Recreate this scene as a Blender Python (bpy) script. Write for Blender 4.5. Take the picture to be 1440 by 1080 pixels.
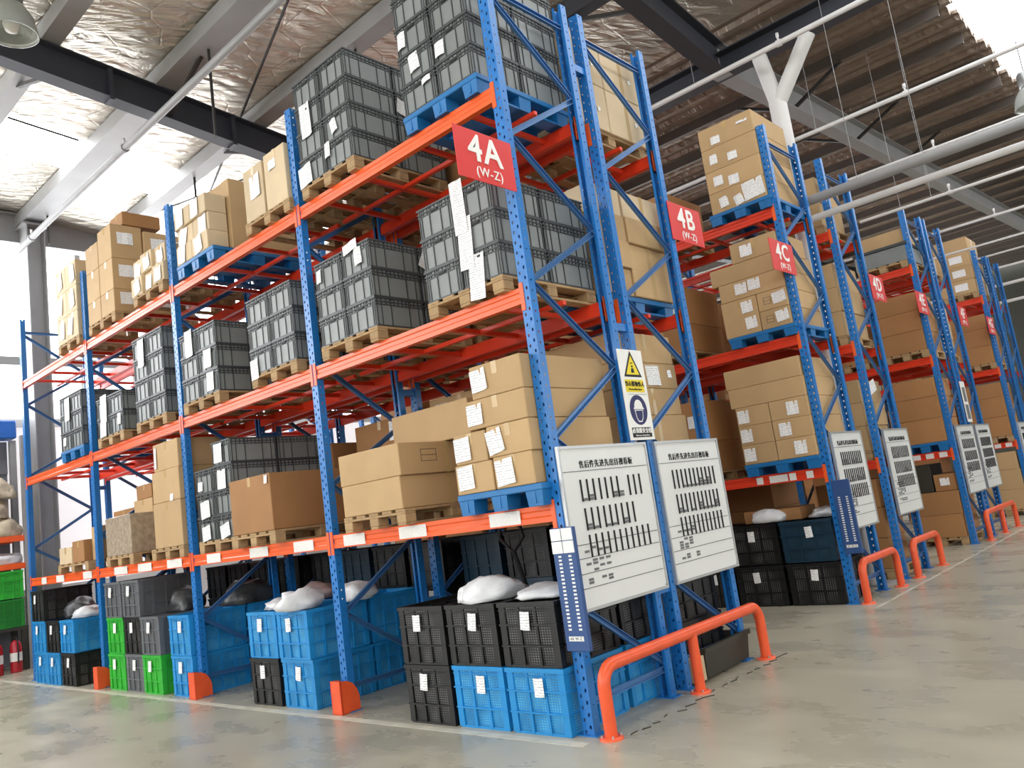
import bpy, bmesh, math, random
from mathutils import Vector, Matrix, noise

for _o in list(bpy.data.objects):
    bpy.data.objects.remove(_o)
SC = bpy.context.scene
COL = SC.collection
RND = random.Random(7)

# ------------------------------------------------------------------ camera, world, exposure
CAM_F, CAM_P = 1134.8953, (3.4779, -4.2042, 1.4683)
YAW, PITCH, ROLL = -0.7237, 0.1561, -0.1394
def _cam_matrix():
    cy, sy, cp, sp = math.cos(YAW), math.sin(YAW), math.cos(PITCH), math.sin(PITCH)
    f = Vector((sy*cp, cy*cp, sp)); r = Vector((cy, -sy, 0)); u = r.cross(f)
    c, s = math.cos(ROLL), math.sin(ROLL)
    r2 = c*r + s*u; u2 = -s*r + c*u
    m = Matrix.Identity(4)
    for i in range(3):
        m[i][0], m[i][1], m[i][2], m[i][3] = r2[i], u2[i], -f[i], CAM_P[i]
    return m
cd = bpy.data.cameras.new('camera'); cd.sensor_width = 36; cd.lens = CAM_F/1440*36
cd.clip_start = 0.05; cd.clip_end = 300
cam = bpy.data.objects.new('camera', cd); COL.objects.link(cam); cam.matrix_world = _cam_matrix()
SC.camera = cam
W_ = bpy.data.worlds.new('overcast_sky'); SC.world = W_; W_.use_nodes = True
bg = W_.node_tree.nodes['Background']; bg.inputs[0].default_value = (0.97, 0.985, 1.0, 1); bg.inputs[1].default_value = 1.5
SC.view_settings.view_transform = 'Standard'; SC.view_settings.look = 'None'
SC.view_settings.gamma = 1; SC.view_settings.exposure = 1.25
SC.view_settings.use_curve_mapping = False

# ------------------------------------------------------------------ materials
def srgb(r, g, b):
    def f(c):
        c /= 255.0
        return c/12.92 if c <= 0.04045 else ((c+0.055)/1.055)**2.4
    return (f(r), f(g), f(b), 1)
MATS = {}
def mat(name, rgb, rough=0.5, metal=0.0, var=0.12, scale=6.0, bump=0.0, bscale=40.0, rand=0.0, coat=0.0, trans=0.0):
    """principled base colour with procedural mottling, optional bump and per-object tint"""
    m = bpy.data.materials.new(name); m.use_nodes = True; nt = m.node_tree; N, L = nt.nodes, nt.links
    p = N['Principled BSDF']; p.inputs['Roughness'].default_value = rough; p.inputs['Metallic'].default_value = metal
    if coat: p.inputs['Coat Weight'].default_value = coat
    if trans: p.inputs['Transmission Weight'].default_value = trans
    c = srgb(*rgb)
    tc = N.new('ShaderNodeTexCoord'); nz = N.new('ShaderNodeTexNoise')
    nz.inputs['Scale'].default_value = scale; nz.inputs['Detail'].default_value = 4
    L.new(tc.outputs['Object'], nz.inputs['Vector'])
    mr = N.new('ShaderNodeMapRange'); mr.inputs[1].default_value = .3; mr.inputs[2].default_value = .7
    mr.inputs[3].default_value = 1-var; mr.inputs[4].default_value = 1+var*.6
    L.new(nz.outputs['Fac'], mr.inputs[0])
    fac = mr.outputs[0]
    if rand:
        oi = N.new('ShaderNodeObjectInfo'); m2 = N.new('ShaderNodeMapRange')
        m2.inputs[3].default_value = 1-rand; m2.inputs[4].default_value = 1+rand*.7
        L.new(oi.outputs['Random'], m2.inputs[0])
        mu = N.new('ShaderNodeMath'); mu.operation = 'MULTIPLY'; L.new(fac, mu.inputs[0]); L.new(m2.outputs[0], mu.inputs[1]); fac = mu.outputs[0]
    mx = N.new('ShaderNodeVectorMath'); mx.operation = 'SCALE'; mx.inputs[0].default_value = c[:3]
    L.new(fac, mx.inputs['Scale']); L.new(mx.outputs[0], p.inputs['Base Color'])
    if bump:
        b = N.new('ShaderNodeBump'); b.inputs['Strength'].default_value = bump; b.inputs['Distance'].default_value = .01
        n2 = N.new('ShaderNodeTexNoise'); n2.inputs['Scale'].default_value = bscale; L.new(tc.outputs['Object'], n2.inputs['Vector'])
        L.new(n2.outputs['Fac'], b.inputs['Height']); L.new(b.outputs[0], p.inputs['Normal'])
    MATS[name] = m
    return m
def grid_mat(name, rgb, hole, pitch=0.021, rough=0.45):
    """crate plastic with a fine woven grid of pin holes too small to model"""
    m = mat(name, rgb, rough, var=.1); nt = m.node_tree; N, L = nt.nodes, nt.links
    p = N['Principled BSDF']; src = p.inputs['Base Color'].links[0].from_socket
    tc = [n for n in N if n.type == 'TEX_COORD'][0]
    sx = N.new('ShaderNodeSeparateXYZ'); L.new(tc.outputs['Object'], sx.inputs[0])
    ad = N.new('ShaderNodeMath'); ad.operation = 'ADD'; L.new(sx.outputs[0], ad.inputs[0]); L.new(sx.outputs[1], ad.inputs[1])
    def wave(o, per):
        a = N.new('ShaderNodeMath'); a.operation = 'MULTIPLY'; a.inputs[1].default_value = 2*math.pi/per; L.new(o, a.inputs[0])
        s = N.new('ShaderNodeMath'); s.operation = 'SINE'; L.new(a.outputs[0], s.inputs[0]); return s.outputs[0]
    w1, w2 = wave(ad.outputs[0], pitch), wave(sx.outputs[2], pitch*.8)
    mn = N.new('ShaderNodeMath'); mn.operation = 'MINIMUM'; L.new(w1, mn.inputs[0]); L.new(w2, mn.inputs[1])
    gt = N.new('ShaderNodeMath'); gt.operation = 'GREATER_THAN'; gt.inputs[1].default_value = .05; L.new(mn.outputs[0], gt.inputs[0])
    n3 = N.new('ShaderNodeTexNoise'); n3.inputs['Scale'].default_value = 5; L.new(tc.outputs['Object'], n3.inputs['Vector'])
    cr = N.new('ShaderNodeValToRGB'); cr.color_ramp.elements[0].position = .38; cr.color_ramp.elements[1].position = .62
    cr.color_ramp.elements[0].color = srgb(*[int(v*.45) for v in hole]); cr.color_ramp.elements[1].color = srgb(*hole)
    L.new(n3.outputs['Fac'], cr.inputs[0])
    mx = N.new('ShaderNodeMix'); mx.data_type = 'RGBA'
    L.new(gt.outputs[0], mx.inputs['Factor']); L.new(src, mx.inputs['A']); L.new(cr.outputs[0], mx.inputs['B'])
    L.new(mx.outputs['Result'], p.inputs['Base Color'])
    return m
def paper_mat(name, rgb, ink, period=0.018):
    """white sheet with lines of illegible small print"""
    m = mat(name, rgb, .7, var=.04); nt = m.node_tree; N, L = nt.nodes, nt.links
    p = N['Principled BSDF']; src = p.inputs['Base Color'].links[0].from_socket
    tc = [n for n in N if n.type == 'TEX_COORD'][0]
    sx = N.new('ShaderNodeSeparateXYZ'); L.new(tc.outputs['Object'], sx.inputs[0])
    a = N.new('ShaderNodeMath'); a.operation = 'MULTIPLY'; a.inputs[1].default_value = 2*math.pi/period; L.new(sx.outputs[2], a.inputs[0])
    s = N.new('ShaderNodeMath'); s.operation = 'SINE'; L.new(a.outputs[0], s.inputs[0])
    n2 = N.new('ShaderNodeTexNoise'); n2.inputs['Scale'].default_value = 60; L.new(tc.outputs['Object'], n2.inputs['Vector'])
    mu = N.new('ShaderNodeMath'); mu.operation = 'MULTIPLY'; L.new(s.outputs[0], mu.inputs[0]); L.new(n2.outputs['Fac'], mu.inputs[1])
    gt = N.new('ShaderNodeMath'); gt.operation = 'GREATER_THAN'; gt.inputs[1].default_value = .40; L.new(mu.outputs[0], gt.inputs[0])
    mx = N.new('ShaderNodeMix'); mx.data_type = 'RGBA'; mx.inputs['B'].default_value = srgb(*ink)
    L.new(gt.outputs[0], mx.inputs['Factor']); L.new(src, mx.inputs['A']); L.new(mx.outputs['Result'], p.inputs['Base Color'])
    return m
mat('rack_blue', (34, 118, 194), .3, var=.1, scale=3)
mat('rack_orange', (240, 96, 36), .32, var=.08, scale=4)
mat('brace_steel', (74, 122, 176), .28, .25, var=.06, scale=3)
mat('rack_red_shade', (224, 58, 28), .34, var=.08, scale=4)  # red of the bars; on beams, the orange's shaded tone put into colour
mat('rail_orange', (238, 92, 48), .35, var=.08, scale=9)
mat('sign_red', (214, 46, 44), .4, var=.05)
mat('white_paint', (240, 240, 236), .45, var=.04)
mat('board_white', (226, 228, 226), .3, var=.03, scale=2)
mat('aluminium', (190, 192, 192), .35, .7, var=.06)
mat('ink_black', (24, 24, 26), .6, var=.05)
mat('ink_grey', (110, 112, 112), .6, var=.25, scale=90)
mat('tote_body', (130, 135, 134), .42, var=.08, rand=.10)
mat('tote_rim', (64, 68, 70), .45, var=.08, rand=.08)
mat('carton_tan', (192, 160, 116), .75, var=.07, scale=3, rand=.10)
mat('carton_brown', (168, 122, 76), .75, var=.08, scale=3, rand=.08)
mat('carton_pale', (212, 190, 156), .75, var=.08, scale=3, rand=.08)
mat('tape', (196, 166, 116), .22, var=.05)
mat('wrap', (176, 160, 138), .18, var=.25, scale=18, bump=.8, bscale=22, coat=.5)
mat('pallet_wood', (176, 146, 106), .8, var=.2, scale=14, rand=.12)
mat('pallet_blue', (24, 112, 176), .4, var=.08, rand=.05)
mat('poly_bag', (226, 228, 230), .3, var=.08, scale=9, bump=.6, bscale=18)
mat('bag_pink', (206, 182, 178), .35, var=.12, scale=9, bump=.6, bscale=18)
mat('bag_dark', (60, 62, 64), .35, var=.2, scale=9, bump=.6, bscale=18)
mat('index_blue', (48, 80, 134), .45, var=.06)
mat('steel_dark', (56, 58, 66), .55, var=.1, scale=2)
mat('steel_grey', (150, 150, 150), .5, var=.08, scale=2)
mat('pipe_white', (214, 212, 210), .35, var=.05, scale=3)
mat('rod_dark', (52, 50, 48), .6, var=.1)
mat('purlin_brown', (112, 104, 98), .5, var=.1, scale=2)
mat('wall_grey', (150, 150, 146), .8, var=.05, scale=.5)
mat('wall_white', (226, 226, 222), .7, var=.03, scale=.6)
mat('fascia_blue', (40, 104, 190), .5, var=.06)
mat('tarp_grey', (120, 122, 130), .8, var=.2, scale=2)
mat('extinguisher_red', (176, 28, 44), .3, var=.05)
mat('sack_weave', (206, 192, 166), .8, var=.15, scale=12, bump=.5, bscale=30)
mat('yellow_ink', (236, 214, 40), .5, var=.04)
mat('sign_navy', (34, 36, 92), .5, var=.04)
mat('floor_paint', (204, 200, 184), .5, var=.2, scale=5)
mat('chip_dark', (70, 68, 64), .8, var=.2, scale=5)
mat('bin_dark', (54, 54, 46), .5, var=.12, scale=4)
mat('lamp_glass', (206, 210, 204), .12, var=.04, trans=.55)
mat('lamp_metal', (150, 152, 150), .35, .6, var=.06)
paper_mat('paper', (246, 246, 244), (176, 176, 184))
mat('sticker', (232, 230, 226), .55, var=.08, scale=60)
for cn, rgb, hole in (('blue', (32, 140, 206), (120, 200, 218)), ('black', (20, 21, 22), (128, 128, 126)), ('green', (46, 176, 52), (90, 220, 80)),
                      ('grey', (104, 108, 112), (70, 72, 74)), ('teal', (22, 54, 74), (40, 76, 92)), ('darkgreen', (40, 140, 50), (30, 110, 40))):
    mat('crate_'+cn, rgb, .4, var=.08, rand=.08); grid_mat('mesh_'+cn, rgb, hole)

def floor_mat():
    m = mat('concrete', (180, 175, 156), .3, var=.10, scale=.55); nt = m.node_tree; N, L = nt.nodes, nt.links
    p = N['Principled BSDF']; src = p.inputs['Base Color'].links[0].from_socket
    tc = [n for n in N if n.type == 'TEX_COORD'][0]
    mp = N.new('ShaderNodeMapping'); mp.inputs['Scale'].default_value = (1.6, 3.0, 1); mp.inputs['Rotation'].default_value = (0, 0, .75)
    L.new(tc.outputs['Object'], mp.inputs[0])
    n2 = N.new('ShaderNodeTexNoise'); n2.inputs['Scale'].default_value = .7; n2.inputs['Detail'].default_value = 4; n2.inputs['Roughness'].default_value = .55
    L.new(mp.outputs[0], n2.inputs['Vector'])
    m2 = N.new('ShaderNodeMapRange'); m2.interpolation_type = 'SMOOTHSTEP'
    m2.inputs[1].default_value = .25; m2.inputs[2].default_value = .75; m2.inputs[3].default_value = .80; m2.inputs[4].default_value = 1.06
    L.new(n2.outputs['Fac'], m2.inputs[0])
    sc = N.new('ShaderNodeVectorMath'); sc.operation = 'SCALE'; L.new(src, sc.inputs[0]); L.new(m2.outputs[0], sc.inputs['Scale']); L.new(sc.outputs[0], p.inputs['Base Color'])
    mr = N.new('ShaderNodeMapRange'); mr.inputs[1].default_value = .3; mr.inputs[2].default_value = .7; mr.inputs[3].default_value = .2; mr.inputs[4].default_value = .4
    L.new(n2.outputs['Fac'], mr.inputs[0]); L.new(mr.outputs[0], p.inputs['Roughness'])
floor_mat()
def foil_mat(name, rgb, rough, metal):
    """quilted insulation foil: diamond stitch creases and wrinkles in relief"""
    m = mat(name, rgb, rough, metal, var=.10, scale=1.2); nt = m.node_tree; N, L = nt.nodes, nt.links
    p = N['Principled BSDF']; tc = [n for n in N if n.type == 'TEX_COORD'][0]
    mp = N.new('ShaderNodeMapping'); mp.inputs['Rotation'].default_value = (0, 0, .6); L.new(tc.outputs['Object'], mp.inputs[0])
    n1 = N.new('ShaderNodeTexNoise'); n1.inputs['Scale'].default_value = 2.6; n1.inputs['Detail'].default_value = 5; n1.inputs['Distortion'].default_value = .9
    mp2 = N.new('ShaderNodeMapping'); mp2.inputs['Scale'].default_value = (2.4, .8, 1); L.new(mp.outputs[0], mp2.inputs[0]); L.new(mp2.outputs[0], n1.inputs['Vector'])
    v = N.new('ShaderNodeTexVoronoi'); v.feature = 'DISTANCE_TO_EDGE'; v.inputs['Scale'].default_value = 1.7; L.new(mp.outputs[0], v.inputs['Vector'])
    mn = N.new('ShaderNodeMath'); mn.operation = 'MINIMUM'; mn.inputs[1].default_value = .03; L.new(v.outputs['Distance'], mn.inputs[0])
    ad = N.new('ShaderNodeMath'); ad.operation = 'MULTIPLY_ADD'; ad.inputs[1].default_value = 2.5; L.new(mn.outputs[0], ad.inputs[0])
    sp = N.new('ShaderNodeSeparateXYZ'); L.new(tc.outputs['Object'], sp.inputs[0])
    wv = N.new('ShaderNodeMath'); wv.operation = 'MULTIPLY'; wv.inputs[1].default_value = 26.0; L.new(sp.outputs[0], wv.inputs[0])
    sn = N.new('ShaderNodeMath'); sn.operation = 'SINE'; L.new(wv.outputs[0], sn.inputs[0])
    a2 = N.new('ShaderNodeMath'); a2.operation = 'MULTIPLY_ADD'; a2.inputs[1].default_value = .05; L.new(sn.outputs[0], a2.inputs[0]); L.new(n1.outputs['Fac'], a2.inputs[2])
    L.new(a2.outputs[0], ad.inputs[2])
    b = N.new('ShaderNodeBump'); b.inputs['Strength'].default_value = .9; b.inputs['Distance'].default_value = .07
    L.new(ad.outputs[0], b.inputs['Height']); L.new(b.outputs[0], p.inputs['Normal'])
foil_mat('foil', (214, 206, 192), .34, .75)
foil_mat('foil_aged', (150, 134, 120), .45, .35)
def emit_mat(name, rgb, st):
    m = bpy.data.materials.new(name); m.use_nodes = True; p = m.node_tree.nodes['Principled BSDF']
    p.inputs['Base Color'].default_value = srgb(*rgb); p.inputs['Emission Color'].default_value = srgb(*rgb); p.inputs['Emission Strength'].default_value = st
    tx = m.node_tree.nodes.new('ShaderNodeTexNoise'); tx.inputs['Scale'].default_value = .7
    mr = m.node_tree.nodes.new('ShaderNodeMapRange'); mr.inputs[3].default_value = .35; mr.inputs[4].default_value = .5
    m.node_tree.links.new(tx.outputs[0], mr.inputs[0]); m.node_tree.links.new(mr.outputs[0], p.inputs['Roughness'])
    MATS[name] = m
emit_mat('daylit_glass', (250, 252, 255), 3.0)
emit_mat('glow_wall_panel', (244, 240, 240), .27)  # lower wall strip given its own glow to look daylit

# ------------------------------------------------------------------ mesh builder
class MB:
    def __init__(s): s.v = []; s.f = []; s.sm = []
    def add(s, vs, fs, smooth=False):
        o = len(s.v); s.v += [tuple(v) for v in vs]; s.f += [tuple(o+i for i in f) for f in fs]; s.sm += [smooth]*len(fs); return s
    def box(s, x0, x1, y0, y1, z0, z1):
        v = [(x0,y0,z0),(x1,y0,z0),(x1,y1,z0),(x0,y1,z0),(x0,y0,z1),(x1,y0,z1),(x1,y1,z1),(x0,y1,z1)]
        return s.add(v, [(0,3,2,1),(4,5,6,7),(0,1,5,4),(1,2,6,5),(2,3,7,6),(3,0,4,7)])
    def cbox(s, x0, x1, y0, y1, z0, z1, b=.006):
        """box with bevelled edges"""
        v = []; 
        for (x, sx) in ((x0, 1), (x1, -1)):
            for (y, sy) in ((y0, 1), (y1, -1)):
                for (z, sz) in ((z0, 1), (z1, -1)):
                    v += [(x, y+sy*b, z+sz*b), (x+sx*b, y, z+sz*b), (x+sx*b, y+sy*b, z)]
        i = lambda a, b_, c, k: ((a*2+b_)*2+c)*3+k
        f = [(i(0,0,0,0),i(0,0,1,0),i(0,1,1,0),i(0,1,0,0)), (i(1,0,0,0),i(1,1,0,0),i(1,1,1,0),i(1,0,1,0)),
             (i(0,0,0,1),i(1,0,0,1),i(1,0,1,1),i(0,0,1,1)), (i(0,1,0,1),i(0,1,1,1),i(1,1,1,1),i(1,1,0,1)),
             (i(0,0,0,2),i(0,1,0,2),i(1,1,0,2),i(1,0,0,2)), (i(0,0,1,2),i(1,0,1,2),i(1,1,1,2),i(0,1,1,2))]
        for a in (0, 1):
            for c in (0, 1):
                f.append((i(a,c,0,0), i(a,c,1,0), i(a,c,1,1), i(a,c,0,1)))
                f.append((i(a,0,c,0), i(a,1,c,0), i(a,1,c,2), i(a,0,c,2)))
                f.append((i(0,a,c,1), i(1,a,c,1), i(1,a,c,2), i(0,a,c,2)))
        for a in (0, 1):
            for c in (0, 1):
                for e in (0, 1): f.append((i(a,c,e,0), i(a,c,e,1), i(a,c,e,2)))
        return s.add(v, f)
    def bar(s, p, q, w, h, up=(1, 0, 0)):
        """rectangular bar from p to q; w across 'up', h along the other side"""
        p, q = Vector(p), Vector(q); d = (q-p).normalized(); a = Vector(up); a = (a-d*a.dot(d)).normalized(); b = d.cross(a)
        v = []
        for c in (p, q):
            for sa, sb in ((-1,-1),(1,-1),(1,1),(-1,1)): v.append(c+a*(sa*w/2)+b*(sb*h/2))
        return s.add(v, [(0,3,2,1),(4,5,6,7),(0,1,5,4),(1,2,6,5),(2,3,7,6),(3,0,4,7)])
    def tube(s, pts, r, n=10, caps=True):
        pts = [Vector(p) for p in pts]; rings = []; o = []
        ref = None
        for k, p in enumerate(pts):
            d = ((pts[min(k+1, len(pts)-1)]-p).normalized() + (p-pts[max(k-1, 0)]).normalized()).normalized()
            if ref is None: ref = Vector((0, 0, 1)) if abs(d.z) < .9 else Vector((1, 0, 0))
            a = (ref-d*ref.dot(d)).normalized(); b = d.cross(a); ref = a
            rr = r[k] if isinstance(r, (list, tuple)) else r
            for j in range(n):
                t = 2*math.pi*j/n; o.append(p+a*(rr*math.cos(t))+b*(rr*math.sin(t)))
        f = []
        for k in range(len(pts)-1):
            for j in range(n):
                f.append((k*n+j, k*n+(j+1) % n, (k+1)*n+(j+1) % n, (k+1)*n+j))
        s.add(o, f, True)
        if caps:
            m = len(pts)-1
            s.add(o[:n], [tuple(reversed(range(n)))]); s.add(o[m*n:], [tuple(range(n))])
        return s
    def lathe(s, prof, n=20, c=(0, 0, 0)):
        v = []; f = []
        for (r, z) in prof:
            for j in range(n):
                t = 2*math.pi*j/n; v.append((c[0]+r*math.cos(t), c[1]+r*math.sin(t), c[2]+z))
        for k in range(len(prof)-1):
            for j in range(n): f.append((k*n+j, k*n+(j+1) % n, (k+1)*n+(j+1) % n, (k+1)*n+j))
        return s.add(v, f, True)
    def prism_x(s, prof, x0, x1):
        """profile of (y,z) extruded along x"""
        n = len(prof); v = [(x0, y, z) for y, z in prof]+[(x1, y, z) for y, z in prof]
        f = [(j, (j+1) % n, n+(j+1) % n, n+j) for j in range(n)]+[tuple(reversed(range(n))), tuple(range(n, 2*n))]
        return s.add(v, f)
    def mesh(s, name, m=None):
        me = bpy.data.meshes.new(name); me.from_pydata(s.v, [], s.f); me.update()
        me.polygons.foreach_set('use_smooth', s.sm)
        bm = bmesh.new(); bm.from_mesh(me); bmesh.ops.recalc_face_normals(bm, faces=bm.faces); bm.to_mesh(me); bm.free()
        if m: me.materials.append(MATS[m])
        return me
def obj(name, me, parent=None, loc=(0, 0, 0), rot=(0, 0, 0), m=None):
    if isinstance(me, MB): me = me.mesh(name, m)
    o = bpy.data.objects.new(name, me); COL.objects.link(o); o.location = loc; o.rotation_euler = rot
    if parent is not None: o.parent = parent
    return o
def tag(o, label, cat, group=None):
    o['label'] = label; o['category'] = cat
    if group: o['group'] = group
    return o
def thing(name, label, cat, loc=(0, 0, 0), rz=0, group=None):
    o = bpy.data.objects.new(name, None); COL.objects.link(o); o.location = loc; o.rotation_euler = (0, 0, rz); o.empty_display_size = .1
    return tag(o, label, cat, group)
def struct(name, me, m=None, parent=None, loc=(0, 0, 0)):
    o = obj(name, me, parent, loc, m=m)
    if parent is None: o['kind'] = 'structure'
    return o
CACHE = {}
def cached(key, fn):
    if key not in CACHE: CACHE[key] = fn()
    return CACHE[key]
def boxmesh(sx, sy, sz, m, b=.004):
    """bevelled box centred on its base, shared between equal sizes"""
    k = ('bx', round(sx, 3), round(sy, 3), round(sz, 3), m, b)
    return cached(k, lambda: MB().cbox(-sx/2, sx/2, -sy/2, sy/2, 0, sz, b).mesh('box', m))
def text_mesh(s, size, m, bold=0.0, ext=.002, face='x'):
    """flat lettering as mesh, standing upright; face 'x' reads from +X, 'y' reads from -Y"""
    def mk():
        c = bpy.data.curves.new('lettering', 'FONT'); c.body = s; c.size = size; c.align_x = 'CENTER'; c.align_y = 'CENTER'; c.offset = bold; c.extrude = ext
        c.resolution_u = 3; c.space_character = 1.12
        o = bpy.data.objects.new('lettering', c); COL.objects.link(o)
        dg = bpy.context.evaluated_depsgraph_get(); dg.update()
        me = bpy.data.meshes.new_from_object(o.evaluated_get(dg)); bpy.data.objects.remove(o); bpy.data.curves.remove(c)
        R = Matrix.Rotation(math.pi/2, 4, 'X')
        if face == 'x': R = Matrix.Rotation(math.pi/2, 4, 'Z') @ R
        me.transform(R); me.materials.clear(); me.materials.append(MATS[m]); return me
    return cached(('txt', s, size, m, bold, face), mk)
ORD = ['bottom', 'second', 'third', 'fourth', 'fifth', 'sixth']
def layer_name(k, n):
    return 'bottom layer' if k == 0 else ('top layer' if k == n-1 else ORD[k]+' layer')
SHELF = {0: 'floor', 1: 'lowest shelf', 2: 'middle shelf', 3: 'top shelf'}
BAYN = {1: 'first bay', 2: 'second bay', 3: 'third bay', 4: 'fourth bay'}

# ------------------------------------------------------------------ dimensions shared by the racks
BW = 2.6
BEAM_TOP = {1: 1.485, 2: 3.0, 3: 4.525}
POST_H = 5.53
ROWS = {'A': (0.0, 1.0, 4), 'B': (1.155, 2.16, 4), 'C': (4.72, 5.70, 4), 'D': (6.45, 7.43, 4), 'E': (9.95, 10.95, 2),
        'F': (11.12, 12.12, 2), 'G': (14.78, 15.78, 2), 'H': (15.94, 16.94, 2)}
VALLEY = 6.15
def roof_z(y):
    return 8.62-.109*(y+1.1) if y <= VALLEY else 8.62-.109*(VALLEY+1.1)+.075*(y-VALLEY)

# ------------------------------------------------------------------ floor, roof, walls
fl = struct('floor', MB().box(-13.6, 26, -26, 48, -.1, 0), 'concrete')
obj('floor_line', MB().box(-11.9, .1, -.20, -.125, 0, .002), fl, m='floor_paint')
obj('floor_line', MB().box(.30, .335, 4.45, 13.2, 0, .002), fl, m='floor_paint')
for k in range(18):
    y = .1+k*.13+RND.uniform(-.03, .03); a = RND.uniform(-.1, .1)
    obj('floor_chip', MB().bar((.27+a*.15, y, .003), (.29+a*.5, y+RND.uniform(.05, .1), .003), .008, .004, (0, 0, 1)), fl, m='chip_dark')
XE = 1.45                      # roof sheets end here, open daylight strip beyond
roof_parts = MB()
def slab(x0, x1, y0, y1, t=.06):
    z0, z1 = roof_z(y0+1e-6), roof_z(y1-1e-6)
    if y0 >= VALLEY-1e-6: z0 = roof_z(VALLEY)+.075*(y0-VALLEY)
    return [(x0,y0,z0),(x1,y0,z0),(x1,y1,z1),(x0,y1,z1),(x0,y0,z0+t),(x1,y0,z0+t),(x1,y1,z1+t),(x0,y1,z1+t)]
BF = [(0,3,2,1),(4,5,6,7),(0,1,5,4),(1,2,6,5),(2,3,7,6),(3,0,4,7)]
ceil = struct('ceiling', MB().add(slab(-9.45, XE, -24, VALLEY), BF).add(slab(-13.5, -10.65, -24, VALLEY), BF), 'foil')  # front part runs on unseen, extended to shut out sky light
obj('skylight_strip', MB().add(slab(-10.65, -9.45, -24, VALLEY, .02), BF), ceil, m='daylit_glass')
# ribbed sheets on the far slope: each sheet a trapezoid corrugation running along x
yy = VALLEY; k = 0
while yy < 45:
    b = MB(); w = .42
    z0 = roof_z(yy+1e-6); z1 = roof_z(yy+w)
    prof = [(yy, z0), (yy+.10, z0+.008), (yy+.14, z0-.06), (yy+.24, z0-.055), (yy+.28, z0+.02), (yy+w, z1), (yy+w, z1+.06), (yy, z0+.06)]
    b.prism_x(prof, -13.5, XE+RND.uniform(-.06, .12))
    obj('roof_sheet', b, ceil, m='foil_aged'); yy += w
roof_out = obj('roof_sheet', MB().add(slab(4.1, 24, -24, VALLEY), BF), ceil, m='foil')  # unseen roof; edge set to narrow the daylight opening and dim the floor
b = MB()
b.add([(4.1,VALLEY,roof_z(VALLEY)),(24,VALLEY,roof_z(VALLEY)),(24,44,roof_z(44)),(4.1,44,roof_z(44)),(4.1,VALLEY,roof_z(VALLEY)+.06),(24,VALLEY,roof_z(VALLEY)+.06),(24,44,roof_z(44)+.06),(4.1,44,roof_z(44)+.06)], BF)
obj('roof_sheet', b, ceil, m='foil_aged')
def ibeam(p, q, h, w, t=.02):
    """I-section whose web is vertical"""
    b = MB(); p, q = Vector(p), Vector(q); d = (q-p).normalized(); side = d.cross(Vector((0, 0, 1))).normalized(); up = side.cross(d)
    b.bar(p+up*(h/2-t/2), q+up*(h/2-t/2), w, t, side); b.bar(p-up*(h/2-t/2), q-up*(h/2-t/2), w, t, side); b.bar(p, q, t*.7, h-2*t, side)
    return b
for x in (-7.0, -.95):
    za = lambda y: roof_z(y)-.26-.23
    obj('rafter', ibeam((x, -14, za(-14)), (x, VALLEY, za(VALLEY)), .46, .24), ceil, m='steel_dark')
    obj('rafter', ibeam((x, VALLEY, za(VALLEY)), (x, 45, za(45)), .46, .24), ceil, m='steel_dark' if x < -5 else 'steel_grey')
for y in (-6.5, -3.6, -1.2):
    pass
for y, w, m in ((-5.2, .20, 'steel_grey'), (-2.6, .20, 'steel_grey'), (-.55, .24, 'steel_grey'), (1.0, .40, 'steel_grey'), (2.45, .26, 'steel_grey'), (4.2, .2, 'steel_dark')):
    z = roof_z(y)-.13
    b = MB(); b.box(-13.4, XE-.05, y-w/2, y+w/2, z-.12, z-.09); b.box(-13.4, XE-.05, y-w/2, y-w/2+.03, z-.09, z+.12); b.box(-13.4, XE-.05, y+w/2-.03, y+w/2, z-.09, z+.12)
    obj('purlin', b, ceil, m=m)
for k in range(25):
    y = 7.2+k*1.5; z = roof_z(y)-.16
    b = MB(); b.box(-13.4, XE-.05, y-.035, y+.035, z-.10, z-.08); b.box(-13.4, XE-.05, y+.02, y+.035, z-.08, z+.1)
    obj('purlin', b, ceil, m='purlin_brown')
for (x, y, dx) in ((-7.0, 1.0, 1.1), (-7.0, 2.45, -1.0), (-.95, 8.7, .9), (-.95, 11.7, .9), (-.95, 11.7, -.9), (-.95, 14.7, .9), (-7.0, -.55, -1.2), (-.95, 4.2, -1.1), (-.95, 8.7, -.9)):
    obj('fly_brace', MB().bar((x, y, roof_z(y)-.68), (x+dx, y, roof_z(y)-.24), .05, .05, (0, 1, 0)), ceil, m='rod_dark')
for y in (.2, 2.0, 3.6):
    obj('web_stiffener', MB().box(-7.1, -6.9, y-.03, y+.03, roof_z(y)-.74, roof_z(y)-.24), ceil, m='steel_dark')
for (p, q) in (((-9.2, -.4), (-9.2, .6)), ((-4.2, 1.3), (-11.6, 3.6)), ((-10.8, 2.6), (-8.6, 3.2))):
    obj('tie_rod', MB().tube([(p[0], p[1], roof_z(p[1])-.2), (q[0], q[1], roof_z(q[1])-.2)], .018, 6), ceil, m='rod_dark')
for (x, y, l) in ((-9.4, -.55, 1.5), (-5.7, 1.0, 1.3), (-9.1, 2.45, .9), (-4.4, 2.45, 1.2), (-12.2, 1.1, .6)):
    obj('hanger_rod', MB().tube([(x, y, roof_z(y)-.2), (x, y, roof_z(y)-.2-l)], .02, 6), ceil, m='rod_dark')

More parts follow.
